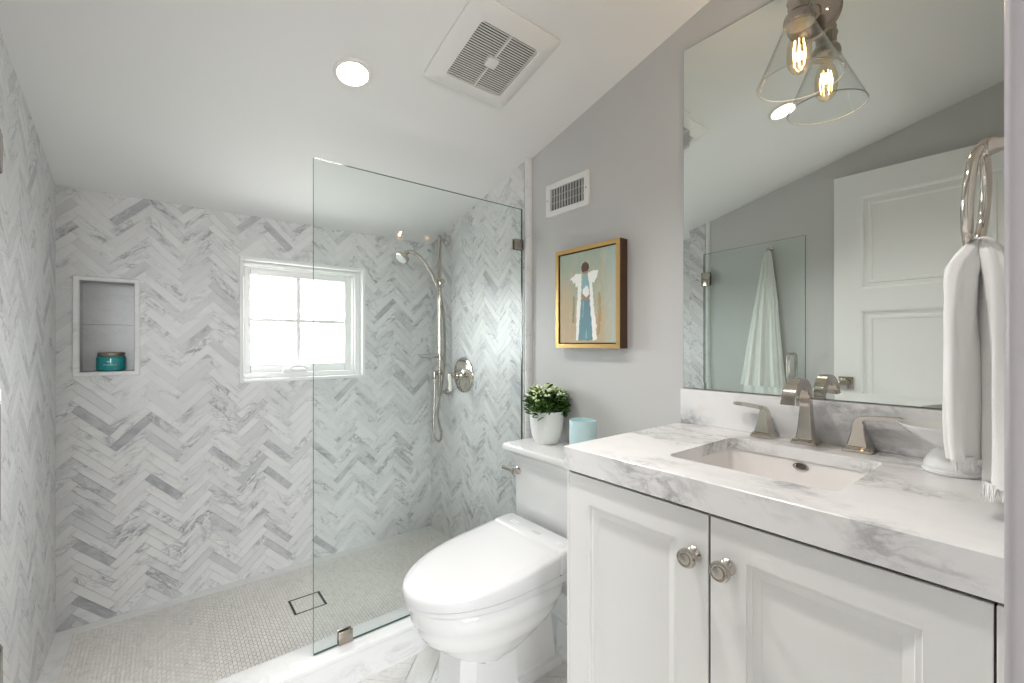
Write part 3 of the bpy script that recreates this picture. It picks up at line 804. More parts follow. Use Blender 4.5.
def mark(x0, x1, y0, y1):
    bb = B(); zt = lambda x: uz + (x - 1.05) * .05
    bb.loft([[(x0, y0, zt(x0) - .001), (x1, y0, zt(x1) - .001), (x1, y1, zt(x1) - .001), (x0, y1, zt(x0) - .001)], [(x0, y0, zt(x0) + .0005), (x1, y0, zt(x1) + .0005), (x1, y1, zt(x1) + .0005), (x0, y1, zt(x0) + .0005)]])
    return bb
obj('badge', mark(1.040, 1.054, TY - .040, TY + .002), GREYPL, bu, smooth=False, label='small grey badge')
obj('indicator_window', mark(1.030, 1.056, TY - .160, TY - .122), flat('pale_grey_window', (.66, .67, .68), .3), bu, smooth=False, label='pale grey square')
b = B()
for k in range(4):
    q = mark(1.036 + .012 * (k % 2), 1.0425 + .012 * (k % 2), TY + .085 + .02 * (k // 2), TY + .101 + .02 * (k // 2)); b.add(q.v, q.f)
b_print = b
obj('printed_text', b_print, flat('faint_print', (.68, .69, .70), .4), bu, smooth=False)['kind'] = 'stuff'
b = B(); hy = TY - .188
b.lathe([(0, 0), (.011, 0), (.013, .006), (.013, .016), (.009, .022), (0, .024)], (1.055, hy, .392 + .02), (0, -1, 0), 16); b.tube([(1.055, hy - .018, .412), (1.065, hy - .028, .385), (1.10, hy - .02, .32), (1.20, hy + .04, .25), (1.285, hy + .04, .20)], .006, 10)
obj('supply_hose', b, NICKEL, st, label='chrome water connection')

# ------------------------------------------------------------------ on the tank: plant and candle
LZT = .7458
px_, py_ = 1.225, 1.312
pl = empty('potted_plant', (px_, py_, LZT), 'white pot of small green succulents with pale buds on the toilet tank', 'plant')
b = B(); b.lathe([(0, 0), (.042, 0), (.047, .003), (.057, .022), (.065, .055), (.0695, .095), (.0705, .132), (.0675, .132), (.066, .120), (0, .114)], (px_, py_, LZT), n=40)
pot = obj('pot', b, POTW, pl)
b = B(); b.lathe([(0, .117), (.064, .116)], (px_, py_, LZT), n=24); b.lathe([(.064, .1155), (0, .1145)], (px_, py_, LZT), n=24); obj('soil', b, SOIL, pot)
leaf_b, bud_b, bud2_b, stem_b = B(), B(), B(), B(); lr = random.Random(11)
def leaf(b, p, d, up, L, w, fat=.0022):
    d = Vector(d).normalized(); sd = d.cross(Vector(up)).normalized(); nn = sd.cross(d); p = Vector(p); rows = []
    for t_, k in ((0, .25), (.3, .85), (.6, 1.0), (.85, .7), (1.0, .08)):
        c = p + d * L * t_ + nn * (math.sin(t_ * 2.4) * L * .10)
        ww = w * k / 2; ff = fat * (.4 + .6 * k)
        rows.append([c + sd * ww, c + nn * ff, c - sd * ww, c - nn * ff])
    b.loft(rows)
for i in range(46):
    a = lr.random() * 2 * math.pi; rr = .060 * math.sqrt(lr.random())
    hgt = .098 * (1 - (rr / .080) ** 2) + .014 * lr.random()
    base = Vector((px_ + rr * math.cos(a), py_ + rr * math.sin(a), LZT + .116)); top = base + Vector((math.cos(a) * rr * .45, math.sin(a) * rr * .45, hgt))
    stem_b.tube([base, top], [.0022, .0016], 6)
    for k in range(7):
        aa = a + k * 2.4 + lr.random(); tl = .05 + .55 * lr.random()
        d = Vector((math.cos(aa) * (1 - tl) + math.cos(a) * .35 * rr / .05, math.sin(aa) * (1 - tl) + math.sin(a) * .35 * rr / .05, tl))
        leaf(leaf_b, top + Vector((0, 0, -.065 * k / 6)), d, (0, 0, 1), .024 + .010 * lr.random(), .021 + .006 * lr.random())
    for k in range(4):
        q = top + Vector((lr.uniform(-.014, .014), lr.uniform(-.014, .014), .008 + .010 * lr.random())); rb = .004 + .0028 * lr.random()
        if lr.random() < .8: (bud_b if lr.random() < .4 else bud2_b).lathe([(0, -rb), (rb * .8, -rb * .4), (rb, .2 * rb), (rb * .5, rb), (0, rb * 1.15)], q, (lr.uniform(-.5, .5), lr.uniform(-.5, .5), 1), 8)
for i in range(22):
    a = 2 * math.pi * i / 22 + lr.random() * .2; d = (math.cos(a), math.sin(a), .05 + .35 * lr.random())
    leaf(leaf_b, (px_ + .052 * math.cos(a), py_ + .052 * math.sin(a), LZT + .132 + .016 * lr.random()), d, (0, 0, 1), .034 + .014 * lr.random(), .020)
leaf(leaf_b, (px_ + .03, py_ - .05, LZT + .140), (.05, -.95, .06), (0, 0, 1), .05, .022)
for bb_ in (leaf_b, bud_b, bud2_b, stem_b): bb_.v = [(min(v[0], W - .004 ), v[1], v[2]) for v in bb_.v]
obj('foliage', leaf_b, LEAF, pl, ang=80); obj('stem', stem_b, STEMG, pl, ang=80)
obj('blossom', bud_b, PETAL, pl, label='small white blossoms', ang=80, kind='stuff'); obj('bud', bud2_b, BUD, pl, label='pale yellow green buds', ang=80, kind='stuff')
cx_, cy_ = 1.203, 1.094
cd = empty('candle', (cx_, cy_, LZT), 'pale aqua glass candle standing on the toilet tank next to the vanity counter', 'candle')
b = B(); b.lathe([(0, 0), (.046, 0), (.050, .004), (.050, .122), (.0492, .124), (.0462, .122), (.0462, .012), (0, .011)], (cx_, cy_, LZT), n=44); obj('candle_glass', b, AQUA, cd)
b = B(); b.lathe([(0, .0115), (.0458, .0115), (.0458, .103), (0, .1045)], (cx_, cy_, LZT), n=36); b.tube([(cx_, cy_, LZT + .104), (cx_ + .001, cy_, LZT + .113)], .0012, 6); obj('wax', b, WAX, cd)

# ================================================================== VANITY
CZ = .900; CB = .845; CXF = .764; CYL = .7575; CYR = Y0 + .001; CXB = W - .0005
van = empty('vanity_cabinet', (1.03, .38, 0), 'white painted vanity cabinet with two panelled doors under the marble counter', 'cabinet')
FXc = .7735                                   # face of doors
b = B(); KX = .800
b.box((KX, CYL - .022, .085), (CXB - .002, CYL - .001, CB - .0005), .001, 1)          # left side
b.box((KX, CYR + .001, .085), (CXB - .002, CYR + .018, CB - .0005), .001, 1)           # right side
b.box((KX, CYR + .018, .085), (CXB - .002, CYL - .022, .105)); b.box((CXB - .012, CYR + .018, .105), (CXB - .002, CYL - .022, CB - .02))
b.box((KX + .05, CYR + .01, 0), (KX + .07, CYL - .012, .085)); b.box((KX + .07, CYL - .030, 0), (CXB - .01, CYL - .012, .085))
# face frame
b.box((FXc, CYL - .0088, .085), (KX, CYL - .001, CB - .0005), .001, 1)
b.box((FXc + .012, .385, .085), (KX, .413, CB - .03)); b.box((FXc + .012, .054, .805), (KX, CYL - .012, CB - .0005)); b.box((FXc + .012, .054, .085), (KX, CYL - .012, .12))
b.box((FXc, CYR + .001, .085), (KX, .0490, .8375), .001, 1)
obj('carcass', b, CAB, van)
b = B(); b.box((FXc + .004, .048, .8385), (FXc + .0115, CYL - .009, CB - .001)); b.box((FXc + .004, .0480, .09), (FXc + .0115, .0512, .834)); b.box((FXc + .004, .397, .09), (FXc + .0115, .4005, .834))
obj('shadow_gap', b, SHADOWGAP, van, smooth=False)
def cab_door(y0, y1, z0=.095, z1=.8365):
    root = empty('door', (FXc, (y0 + y1) / 2, z0), parent=van)
    bb = B(); xf, xb = FXc, FXc + .0115
    st_, s2, s3 = .062, .070, .083
    def rg(i, x): return [(x, y0 + i, z0 + i), (x, y1 - i, z0 + i), (x, y1 - i, z1 - i), (x, y0 + i, z1 - i)]
    rings = [rg(0, xb), rg(0, xf + .001), rg(.001, xf), rg(st_, xf), rg(st_ + .0015, xf + .003), rg(st_ + .004, xf + .0035), rg(s2, xf + .0035), rg(s2 + .0015, xf + .0065), rg(s3, xf + .0095), rg(s3 + .001, xf + .0105)]
    bb.loft(rings)
    obj('door_panel', bb, CAB, root, ang=20)
    return root
dA = cab_door(.4008, CYL - .0092); dB = cab_door(.0515, .3968)
def knob(y, z, par):
    bb = B(); o = (FXc, y, z)
    bb.lathe([(0, 0), (.0135, 0), (.0145, .002), (.013, .004), (.0085, .008), (.0075, .014), (.010, .018), (.0155, .021), (.0175, .025), (.0175, .029), (.0165, .031), (.0160, .0335), (.0135, .0345), (.0130, .0330), (.0105, .0328), (.0095, .0345), (.006, .0352), (0, .0355)], o, (-1, 0, 0), 32)
    return obj('knob', bb, NICKELS, par, ang=25, label='round ringed nickel knob')
knob(.4275, .757, dA); knob(.366, .757, dB)

# countertop with its sink opening
SX0, SX1, SY0, SY1 = .876, 1.180, .232, .549
scx, scy, shx, shy = (SX0 + SX1) / 2, (SY0 + SY1) / 2, (SX1 - SX0) / 2, (SY1 - SY0) / 2
CN = 6
def holed(b, outer, inner, z, mi=0, flip=False):
    # outer: 4 corners in the order of rrect's quadrants (++, -+, --, +-)
    n = CN + 1; o = [(x, y, z) for x, y in outer]; vs = o + [(p[0], p[1], z) for p in inner]; fs = []
    for q in range(4):
        for k in range(CN): fs.append([q, 4 + q * n + k, 4 + q * n + k + 1])
        q2 = (q + 1) % 4
        fs.append([q, 4 + q * n + CN, 4 + q2 * n, q2])
    b.add(vs, fs, mi)
outer = [(CXB, CYL), (CXF, CYL), (CXF, CYR), (CXB, CYR)]
inner = rrect(scx, scy, shx, shy, .022, 0, CN)
ch = .0018
outer_c = [(CXB, CYL - ch), (CXF + ch, CYL - ch), (CXF + ch, CYR), (CXB, CYR)]
b = B(); holed(b, outer_c, inner, CZ)
def ring_o(o, z): return [(x, y, z) for x, y in o]
b.loft([ring_o(outer_c, CZ), ring_o(outer, CZ - ch), ring_o(outer, CB)], False, False)
b.loft([[(p[0], p[1], CZ) for p in inner], [(p[0], p[1], CZ - .028) for p in inner]], False, False)
inner2 = rrect(scx, scy, shx + .03, shy + .03, .03, 0, CN)
b.loft([[(p[0], p[1], CZ - .028) for p in inner], [(p[0], p[1], CZ - .028) for p in inner2], [(p[0], p[1], CB) for p in inner2]], False, False)
holed(b, outer, inner2, CB)
bm_ = None
ct = obj('countertop', b, MSLAB, smooth=False, loc=(1.03, .38, CB), label='white grey-veined marble countertop with a thick front edge on the vanity', cat='countertop')
b = B(); b.box((W - .0205, CYR, CZ + .0003), (W - .0005, CYL - .001, 1.0065), .0015, 2)
obj('backsplash', b, MSLAB, ct)
# undermount basin
snk = empty('sink_basin', (scx, scy, .74), 'white rectangular undermount sink basin set into the marble counter', 'sink')
def br(hx, hy, r, z, dx=0): return rrect(scx + dx, scy, hx, hy, r, z, CN)
ins = [br(shx + .004, shy + .004, .026, CZ - .0285), br(shx + .003, shy + .003, .028, CZ - .034), br(shx - .006, shy - .006, .034, CZ - .08), br(shx - .020, shy - .022, .045, CZ - .125), br(shx - .045, shy - .05, .05, CZ - .142), br(.045, .045, .040, CZ - .150), br(.022, .022, .0215, CZ - .1505)]
outs = [br(.03, .03, .028, CZ - .160), br(shx - .02, shy - .02, .05, CZ - .150), br(shx + .012, shy + .012, .045, CZ - .09), br(shx + .026, shy + .026, .03, CZ - .040), br(shx + .026, shy + .026, .03, CZ - .0285)]
b = B(); b.loft(ins + outs + [ins[0]], False, False)
obj('basin', b, SINKP, snk, ang=50)
b = B(); b.lathe([(0, -.004), (.018, -.004), (.0205, .001), (.022, .002), (.0225, 0), (.021, -.004)], (scx, scy, CZ - .1495), n=24); b.lathe([(0, .003), (.013, .003), (.014, 0)], (scx, scy, CZ - .1495), n=20); obj('drain_plug', b, NICKEL, snk)
oc = (SX1 + .0015, .386, CZ - .042)
def oval(b): b.v = [(v[0], v[1], oc[2] + (v[2] - oc[2]) * .5) for v in b.v]; return b
b = B(); b.lathe([(.010, -.002), (.0145, -.001), (.0165, .001), (.0165, .003), (.013, .0035), (.011, .002), (.010, -.002)], oc, (-1, 0, .10), 24); oval(b)
ov = obj('overflow_ring', b, NICKEL, snk)
b = B(); b.lathe([(0, .0005), (.0105, .0005), (.0105, -.002), (0, -.002)], oc, (-1, 0, .10), 20); oval(b); obj('overflow_grille', b, VENTM, ov)

# ---- faucet
fc = empty('faucet', (1.256, .405, CZ), 'polished nickel widespread faucet with arched spout and two lever handles', 'faucet')
def sq(c, e1, e2, a, bq, ch=.12):
    c, e1, e2 = Vector(c), Vector(e1), Vector(e2)
    r = []
    for s1, s2 in ((1, 1), (-1, 1), (-1, -1), (1, -1)):
        k = [(s1 * a * (1 - ch), s2 * bq), (s1 * a, s2 * bq * (1 - ch))]
        if s1 * s2 > 0: k = k[::-1]
        r += [c + e1 * u + e2 * w for u, w in k]
    return r
def base_plate(b, x, y, h=.0265):
    ex, ey = (1, 0, 0), (0, 1, 0)
    b.loft([sq((x, y, CZ + z), ex, ey, s_, s_, .06) for z, s_ in ((.0003, h), (.007, h), (.009, h - .0025), (.0125, h - .004), (.0145, h - .007))])
SXf, SYf = 1.252, .398
b = B(); base_plate(b, SXf, SYf)
ex, ey = V(1, 0, 0), V(0, 1, 0); rings = []
for z, a in ((.0135, .0185), (.030, .0158), (.055, .0136), (.080, .0120), (.105, .0112)): rings.append(sq((SXf, SYf, CZ + z), ex, ey, a, a))
# arc forward towards the basin
cxr, czr, rad = SXf - .052, CZ + .108, .050
for k in range(1, 13):
    a = R(172 * k / 12); c = V(cxr + .052 * math.cos(a), SYf, czr + .046 * math.sin(a)); t_ = V(-.052 * math.sin(a), 0, .046 * math.cos(a)).normalized()
    e1 = ey.cross(t_); wd_ = .0118 + .004 * (k / 12) ** 2
    rings.append(sq(c, e1, ey, .0118 - .001 * k / 12 + .001, wd_))
e1 = ey.cross(V(-.12, 0, -1).normalized())
rings.append(sq((cxr - .0535, SYf, czr - .004), e1, ey, .0130, .0170))
rings = [[p for p in r] for r in rings]
b.loft(rings)
spout = obj('spout', b, NICKEL, fc, ang=28)
def lever(y, s):
    bb = B(); x = 1.256; base_plate(bb, x, y, .0268)
    rr = []
    for z, a, bq in ((.0135, .0200, .0200), (.022, .0178, .0178), (.036, .0145, .0143), (.052, .0120, .0116), (.066, .0108, .0104)): rr.append(sq((x, y, CZ + z), ex, ey, a, bq))
    for k in range(1, 6):
        a = R(78 * k / 5); c = V(x, y + s * (.012 - .012 * math.cos(a)), CZ + .066 + .012 * math.sin(a)); t_ = V(0, s * math.sin(a), math.cos(a)); e2 = t_.cross(ex)
        rr.append(sq(c, ex, e2 if s < 0 else e2, .0105 - .0003 * k, .0100 - .0010 * k))
    for q, (dy, dz) in enumerate(((.028, .0795), (.050, .0815), (.072, .0825), (.078, .0825))):
        t_ = V(0, s, .05).normalized(); e2 = t_.cross(ex); rr.append(sq((x, y + s * dy, CZ + dz), ex, e2, (.0092, .0090, .0095, .0085)[q], (.0052, .0048, .0046, .0036)[q]))
    bb.loft(rr)
    return obj('lever_handle', bb, NICKEL, fc, ang=28)
lever(.496, 1); lever(.293, -1)

# ---- mirror
MX = W - .006; MY0, MY1, MZ0, MZ1 = .012, .7555, 1.0085, 2.083; bv = .022
b = B()
def mr(i, x): return [(x, MY0 + i, MZ0 + i), (x, MY1 - i, MZ0 + i), (x, MY1 - i, MZ1 - i), (x, MY0 + i, MZ1 - i)]
b.loft([mr(0, W - .0005), mr(0, MX + .0014)], True, False, 1); b.loft([mr(0, MX + .0014), mr(.0012, MX + .0006)], False, False, 1); b.loft([mr(.0012, MX + .0006), mr(bv, MX)], False, True, 0)
obj('mirror', b, [MIRROR, MIRE], smooth=False, loc=(W, .38, MZ0), label='large frameless wall mirror above the marble backsplash', cat='mirror')

# ---- glass wall lamp on the mirror
LX, LY = 1.203, .397
lamp = empty('wall_lamp', (MX, LY, 1.985), 'nickel wall lamp with a clear glass cone shade and glowing bulb over the mirror', 'lamp')
b = B(); b.lathe([(0, 0), (.060, 0), (.062, .003), (.060, .007), (.050, .010), (.022, .012), (.018, .018), (.012, .020), (0, .020)], (MX - .0003, LY, 1.985), (-1, 0, 0), 44)
bp = obj('back_plate', b, NICKELD, lamp)
for (dy, dz) in ((-.034, -.004), (.034, -.004)):
    b = B(); b.lathe([(0, .009), (.006, .009), (.006, .013), (.003, .016), (0, .016)], (MX, LY + dy, 1.985 + dz), (-1, 0, 0), 14)
    obj('screw', b, NICKELS, bp)
b = B(); b.tube(bez((MX - .015, LY, 1.985), (MX - .05, LY, 1.985), (LX, LY, 2.05), (LX, LY, 2.005)), .008, 14)
obj('arm', b, NICKELD, lamp)
b = B(); b.lathe([(0, 2.022), (.010, 2.022), (.013, 2.012), (.020, 2.004), (.0235, 1.998), (.0235, 1.985), (.0255, 1.982), (.0265, 1.976), (.024, 1.970), (.0235, 1.950), (.027, 1.946), (.031, 1.940), (.0335, 1.932), (.0335, 1.922), (.031, 1.919), (.028, 1.920), (.016, 1.925), (0, 1.925)], (LX, LY, 0), n=40)
obj('socket', b, NICKELD, lamp)
b = B(); b.lathe([(.0300, 1.928), (.0320, 1.919), (.090, 1.782), (.0885, 1.782), (.0310, 1.917), (.0290, 1.928)], (LX, LY, 0), n=64)
sh = obj('glass_shade', b, SHADE, lamp, ang=40)
b = B(); b.tube([(LX + .0892 * math.cos(a), LY + .0892 * math.sin(a), 1.782) for a in [2 * math.pi * k / 64 for k in range(64)]], .0011, 8, closed=True)
obj('shade_rim', b, SHADER, sh)
b = B(); b.lathe([(.013, 1.922), (.0135, 1.900), (.021, 1.884), (.0255, 1.866), (.0260, 1.838), (.023, 1.820), (.014, 1.806), (.004, 1.801), (0, 1.801)], (LX, LY, 0), n=32)
bl = obj('bulb', b, BULBG, lamp, ang=60)
b = B()
for k in range(6):
    a = 2 * math.pi * k / 6 + .3; r = .0125
    b.tube([(LX + r * .8 * math.cos(a), LY + r * .8 * math.sin(a), 1.880), (LX + r * 1.15 * math.cos(a), LY + r * 1.15 * math.sin(a), 1.855), (LX + r * .9 * math.cos(a), LY + r * .9 * math.sin(a), 1.822)], .0010, 6)
obj('filament', b, FILA, bl)
ld = bpy.data.lights.new('bulb_light', 'POINT'); ld.energy = BULB_W; ld.color = (1.0, .80, .58); ld.shadow_soft_size = .012
lo_ = bpy.data.objects.new('bulb_light', ld); link(lo_, bl, (LX, LY, 1.862))

# ================================================================== CEILING FITTINGS
nz = Vector((0, SLOPE, 1)).normalized(); up = nz
E1 = Vector((1, 0, 0)); E2 = up.cross(E1)        # E2 runs along the slope
def on_ceil(x, y): return Vector((x, y, ceil_z(y)))
def cf(o): return lambda u, v, w: o + E1 * u + E2 * v - up * w
lo0 = on_ceil(*CANS[0])
can = empty('recessed_light', lo0, 'round white recessed ceiling light above the middle of the room', 'ceiling light', group='recessed ceiling lights')
b = B(); dwn = tuple(-up)
b.lathe([(.0585, -.0005), (.0585, .003), (.056, .006), (.050, .0065), (.046, .004), (.0445, -.012), (.0395, -.046), (.041, -.0475), (.052, -.046), (.052, -.0005)], lo0, dwn, 48)
obj('trim_ring', b, CANIN, can)
b = B(); b.lathe([(0, -.0425), (.0392, -.0425), (.0392, -.0455), (0, -.0455)], lo0, dwn, 40); obj('lens', b, LENS, can)
ld = bpy.data.lights.new('can_light', 'AREA'); ld.shape = 'DISK'; ld.size = .072; ld.energy = CAN_W * 1.1; ld.color = (1.0, .96, .92); ld.spread = R(150)
lo_ = bpy.data.objects.new('can_light', ld); link(lo_, can, lo0 - up * -.0415); lo_.rotation_euler = Vector(dwn).to_track_quat('-Z', 'Y').to_euler()
can2 = copy_tree(can, on_ceil(*CANS[1]), 'round white recessed ceiling light seen only in the mirror beside the lamp')

fo = on_ceil(.828, 1.150)
fan = empty('exhaust_fan', fo, 'square white ceiling exhaust fan cover with a slatted dark grille', 'fan')
f3 = cf(fo); b = B(); H = .163; G = .108
def fr(h, w, r=.012): return [tuple(f3(p[0], p[1], w)) for p in rrect(0, 0, h, h, r, 0, 4)]
b.loft([fr(H - .004, -.0005), fr(H, .002), fr(H, .008), fr(H - .004, .012), fr(G + .006, .024), fr(G + .002, .024), fr(G, .021), fr(G, .010)], True, False)
b.loft([fr(G, .010), fr(G * .5, .010)], False, True)
obj('cover', b, VENTW, fan)
b = B(); b.loft([fr(G - .001, .0105), fr(G - .001, .0102)]); obj('grille_backing', b, VENTD, fan, smooth=False)
b = B(); N = 26
def cbox(b, u0, v0, u1, v1, w0, w1):
    b.prism([(u0, v0), (u1, v0), (u1, v1), (u0, v1)], lambda u, v, w: f3(u, v, w0 + w), w1 - w0)
for k in range(N):
    v = -G + (k + .5) * 2 * G / N; cbox(b, -G, v - .0013, G, v + .0013, .0190, .0225)
cbox(b, -.002, -G, .002, G, .013, .0230)
gr = obj('grille', b, VENTW, fan, smooth=False)
b = B(); b.loft([[tuple(f3(p[0], p[1], w)) for p in rrect(0, 0, .020 - i, .017 - i, .003, 0, 3)] for w, i in ((.0135, 0), (.0245, 0), (.0255, .0012))]); obj('badge', b, VENTW, gr)

# wall register
rg_ = empty('air_vent', (W, 1.274, 1.692), 'white slatted air vent register high on the grey wall', 'vent')
y0, y1, z0, z1 = 1.151, 1.3965, 1.691, 1.832
b = B(); mitre_frame(b, y0 + .028, z0 + .026, y1 - .028, z1 - .026, y0, z0, y1, z1, W - .009, W - .0005, .004, lambda u, v, w: (w, u, v)); vf = obj('frame', b, VENTW, rg_)
b = B(); b.box((W - .0035, y0 + .026, z0 + .024), (W - .0008, y1 - .026, z1 - .024)); obj('damper', b, VENTM, rg_, smooth=False)
b = B()
for k in range(12):
    y = y0 + .036 + k * (y1 - y0 - .072) / 11
    b.box((W - .0088, y - .0016, z0 + .025), (W - .0034, y + .0016, z1 - .025))
for z in (z0 + .055, z0 + .085): b.box((W - .0045, y0 + .028, z - .0012), (W - .0036, y1 - .028, z + .0012))
obj('louver', b, flat('louver_grey', (.62, .62, .62), .4), rg_, smooth=False)
for y in (y0 + .013, y1 - .013):
    b = B(); b.lathe([(0, .0), (.004, 0), (.0035, .002), (0, .0026)], (W - .009, y, (z0 + z1) / 2), (-1, 0, 0), 12)
    obj('screw', b, GREYPL, vf)

# ---- framed painting
PX0 = 1.2606; y0, y1, z0, z1 = .974, 1.297, 1.132, 1.524
pic = empty('framed_painting', (W, (y0 + y1) / 2, z0), 'small gold framed painting of a winged figure in a teal robe on the grey wall', 'painting')
b = B(); t = .016
for lo, hi in (((y0, z0), (y0 + t, z1)), ((y1 - t, z0), (y1, z1)), ((y0 + t, z0), (y1 - t, z0 + t)), ((y0 + t, z1 - t), (y1 - t, z1))):
    b.box((PX0 + .002, lo[0], lo[1]), (W - .001, hi[0], hi[1]), 0, mi=1); b.box((PX0, lo[0], lo[1]), (PX0 + .002, hi[0], hi[1]), 0, mi=0)
b.box((W - .012, y0 + t, z0 + t), (W - .002, y1 - t, z1 - t), 0, mi=1)
obj('frame', b, [GOLD, WALNUT], pic, smooth=False)
def canvas_mat():
    m, nt, p = nmat('painted_ground')
    tc = nt.nodes.new('ShaderNodeTexCoord'); sp = nt.nodes.new('ShaderNodeSeparateXYZ'); nt.links.new(tc.outputs['Object'], sp.inputs[0])
    mp = nt.nodes.new('ShaderNodeMapping'); mp.inputs['Scale'].default_value = (1, 1.6, .7); nt.links.new(tc.outputs['Object'], mp.inputs['Vector'])
    n1 = noise(nt, mp.outputs['Vector'], 9, 4, .4); n2 = noise(nt, mp.outputs['Vector'], 26, 5, .6)
    hgt = ramp(nt, sp.outputs[2], .34, .08)
    f = ramp(nt, math_n(nt, 'ADD', math_n(nt, 'MULTIPLY', hgt, .55), n1), .55, .95)
    c = mix_c(nt, f, (.36, .42, .34), (.50, .39, .25))
    c = mix_c(nt, math_n(nt, 'MULTIPLY', ramp(nt, n2, .5, .75), .5), c, (.56, .55, .46))
    # the wall-side strip is greener blue
    e = ramp(nt, sp.outputs[1], -.075, -.135)
    c = mix_c(nt, math_n(nt, 'MULTIPLY', e, .7), c, (.42, .52, .50))
    nt.links.new(c, p.inputs['Base Color']); p.inputs['Roughness'].default_value = .6
    return m
b = B(); g = .004
b.box((PX0 + .005, y0 + t + g, z0 + t + g), (W - .012, y1 - t - g, z1 - t - g), .001, 1)
cv = obj('canvas', b, canvas_mat(), pic, smooth=False)
b = B(); yc = (y0 + y1) / 2 + .006; zc = z0
layer = [0]
def stroke(poly, mi):
    # poly in (right as seen, up) metres from the figure's foot; seen from the room, right is -y
    layer[0] += 1; k = .0004 * (1 + layer[0] * .25)
    fine = []
    for (u, v), (u2, v2) in zip(poly, poly[1:] + poly[:1]):
        L = math.hypot(u2 - u, v2 - v); m = max(1, int(L / .007)); nx, ny = (v2 - v) / (L + 1e-9), -(u2 - u) / (L + 1e-9)
        for q in range(m):
            j = rnd.gauss(0, .0013) if q else 0
            fine.append((u + (u2 - u) * q / m + nx * j, v + (v2 - v) * q / m + ny * j))
    poly = fine
    b.prism([(yc - u, zc + v) for u, v in poly], lambda u, v, w: (PX0 + .0052 - w, u, v), k, mi)
WHT, TEA, TEA2, SKN, HAIR, GRN, OCH = range(7)
stroke([(-.046, .030), (-.030, .030), (-.018, .24), (-.018, .288), (-.044, .290), (-.070, .278), (-.080, .268), (-.066, .266), (-.060, .252), (-.052, .258), (-.047, .236), (-.038, .244), (-.039, .20), (-.044, .12)], WHT)
stroke([(.058, .032), (.036, .030), (.020, .24), (.016, .288), (.044, .294), (.066, .292), (.062, .276), (.056, .262), (.050, .256), (.046, .246), (.036, .250), (.040, .20), (.046, .14), (.056, .09)], WHT)
stroke([(-.034, .030), (.038, .030), (.034, .10), (.022, .195), (-.016, .195), (-.026, .11)], TEA)
stroke([(-.018, .19), (.024, .19), (.022, .245), (.008, .288), (-.004, .288), (-.016, .245)], TEA2)
stroke([(-.012, .195), (.022, .196), (.018, .232), (.006, .240), (-.010, .226)], WHT)
stroke([(-.018, .200), (.004, .178), (.024, .192), (.026, .206), (.006, .194), (-.014, .212)], SKN)
stroke([(-.010, .286), (.012, .286), (.018, .300), (.012, .306), (-.012, .304)], SKN)
stroke([(-.016, .298), (-.010, .292), (.014, .294), (.021, .306), (.018, .322), (.004, .331), (-.012, .326), (-.018, .312)], HAIR)
stroke([(-.012, .12), (-.006, .12), (-.003, .18), (-.010, .185)], TEA2); stroke([(.006, .035), (.014, .034), (.012, .07), (.007, .075)], TEA2)
stroke([(-.062, .13), (-.056, .13), (-.055, .20), (-.061, .205)], GRN); stroke([(-.066, .10), (-.060, .10), (-.058, .15), (-.063, .155)], GRN); stroke([(.066, .10), (.078, .10), (.076, .19), (.068, .21)], OCH); stroke([(.062, .05), (.070, .05), (.074, .12), (.066, .13)], OCH)
obj('painted_figure', b, [flat('white_paint_stroke', (.84, .84, .80), .6), flat('teal_paint', (.14, .27, .32), .6), flat('pale_teal_paint', (.25, .42, .44), .6), flat('tan_paint', (.36, .22, .14), .6), flat('brown_paint', (.10, .045, .03), .6), flat('moss_paint', (.26, .32, .22), .6), flat('ochre_paint', (.45, .31, .16), .6)], cv, smooth=False)

# ================================================================== TOWEL RING, HAND TOWEL, SOAP DISH
RX, RY, RZ, RR = .945, .070, 1.361, .072
tr = empty('towel_ring', (RX, Y0, RZ + RR), 'polished nickel towel ring on the wall at the right end of the counter', 'towel ring')
b = B(); b.lathe([(0, 0), (.026, 0), (.027, .004), (.024, .008), (.013, .012), (.010, .020), (.0095, .050), (.012, .056), (.014, .064), (.012, .071), (0, .073)], (RX, Y0, RZ + RR + .003), (0, 1, 0), 28)
obj('post', b, NICKEL, tr)
b = B(); tilt = V(-.10, .20, 0)
pts = []
for k in range(48):
    a = 2 * math.pi * k / 48; u, v = RR * math.cos(a), RR * math.sin(a)
    pts.append((RX + u, RY + .004 - u * .030 + (RR - v) * .075, RZ + v))
b.tube(pts, .0068, 14, closed=True)
obj('ring', b, NICKEL, tr, ang=80)
# towel: two folded tails hanging from the ring's lower bar
def lobe(b, secs, n=40, ph=0.0, amp=.10):
    rings = []
    for (z, cx, cy, hx, hy, wav) in secs:
        ring = []
        for k in range(n):
            a = 2 * math.pi * k / n; ca, sa = math.cos(a), math.sin(a)
            x = hx * math.copysign(abs(ca) ** .7, ca); y = hy * math.copysign(abs(sa) ** .7, sa)
            f = 1 + wav * amp * (math.sin(5 * a + ph + z * 9) + .6 * math.sin(9 * a + 2 * ph - z * 14))
            ring.append((cx + x * (1 + .25 * (f - 1)), cy + y * f + wav * .004 * math.sin(x * 60 + ph + z * 5), z))
        rings.append(ring)
    b.loft(rings)
zr = RZ - RR
b = B()
FL = [(zr + .013, RX, .077, .022, .004, 0), (zr + .009, RX, .081, .034, .009, .5), (zr - .006, RX, .0865, .046, .014, .9), (zr - .024, RX, .0935, .059, .0165, 1.1), (zr - .045, RX, .0965, .063, .0160, 1.2), (zr - .10, RX, .098, .064, .0155, 1.2), (zr - .17, RX, .0965, .065, .0150, 1.3), (zr - .24, RX, .0945, .065, .0140, 1.4), (zr - .285, RX, .0925, .064, .0130, 1.4), (zr - .308, RX, .0905, .063, .0120, 1.4)]
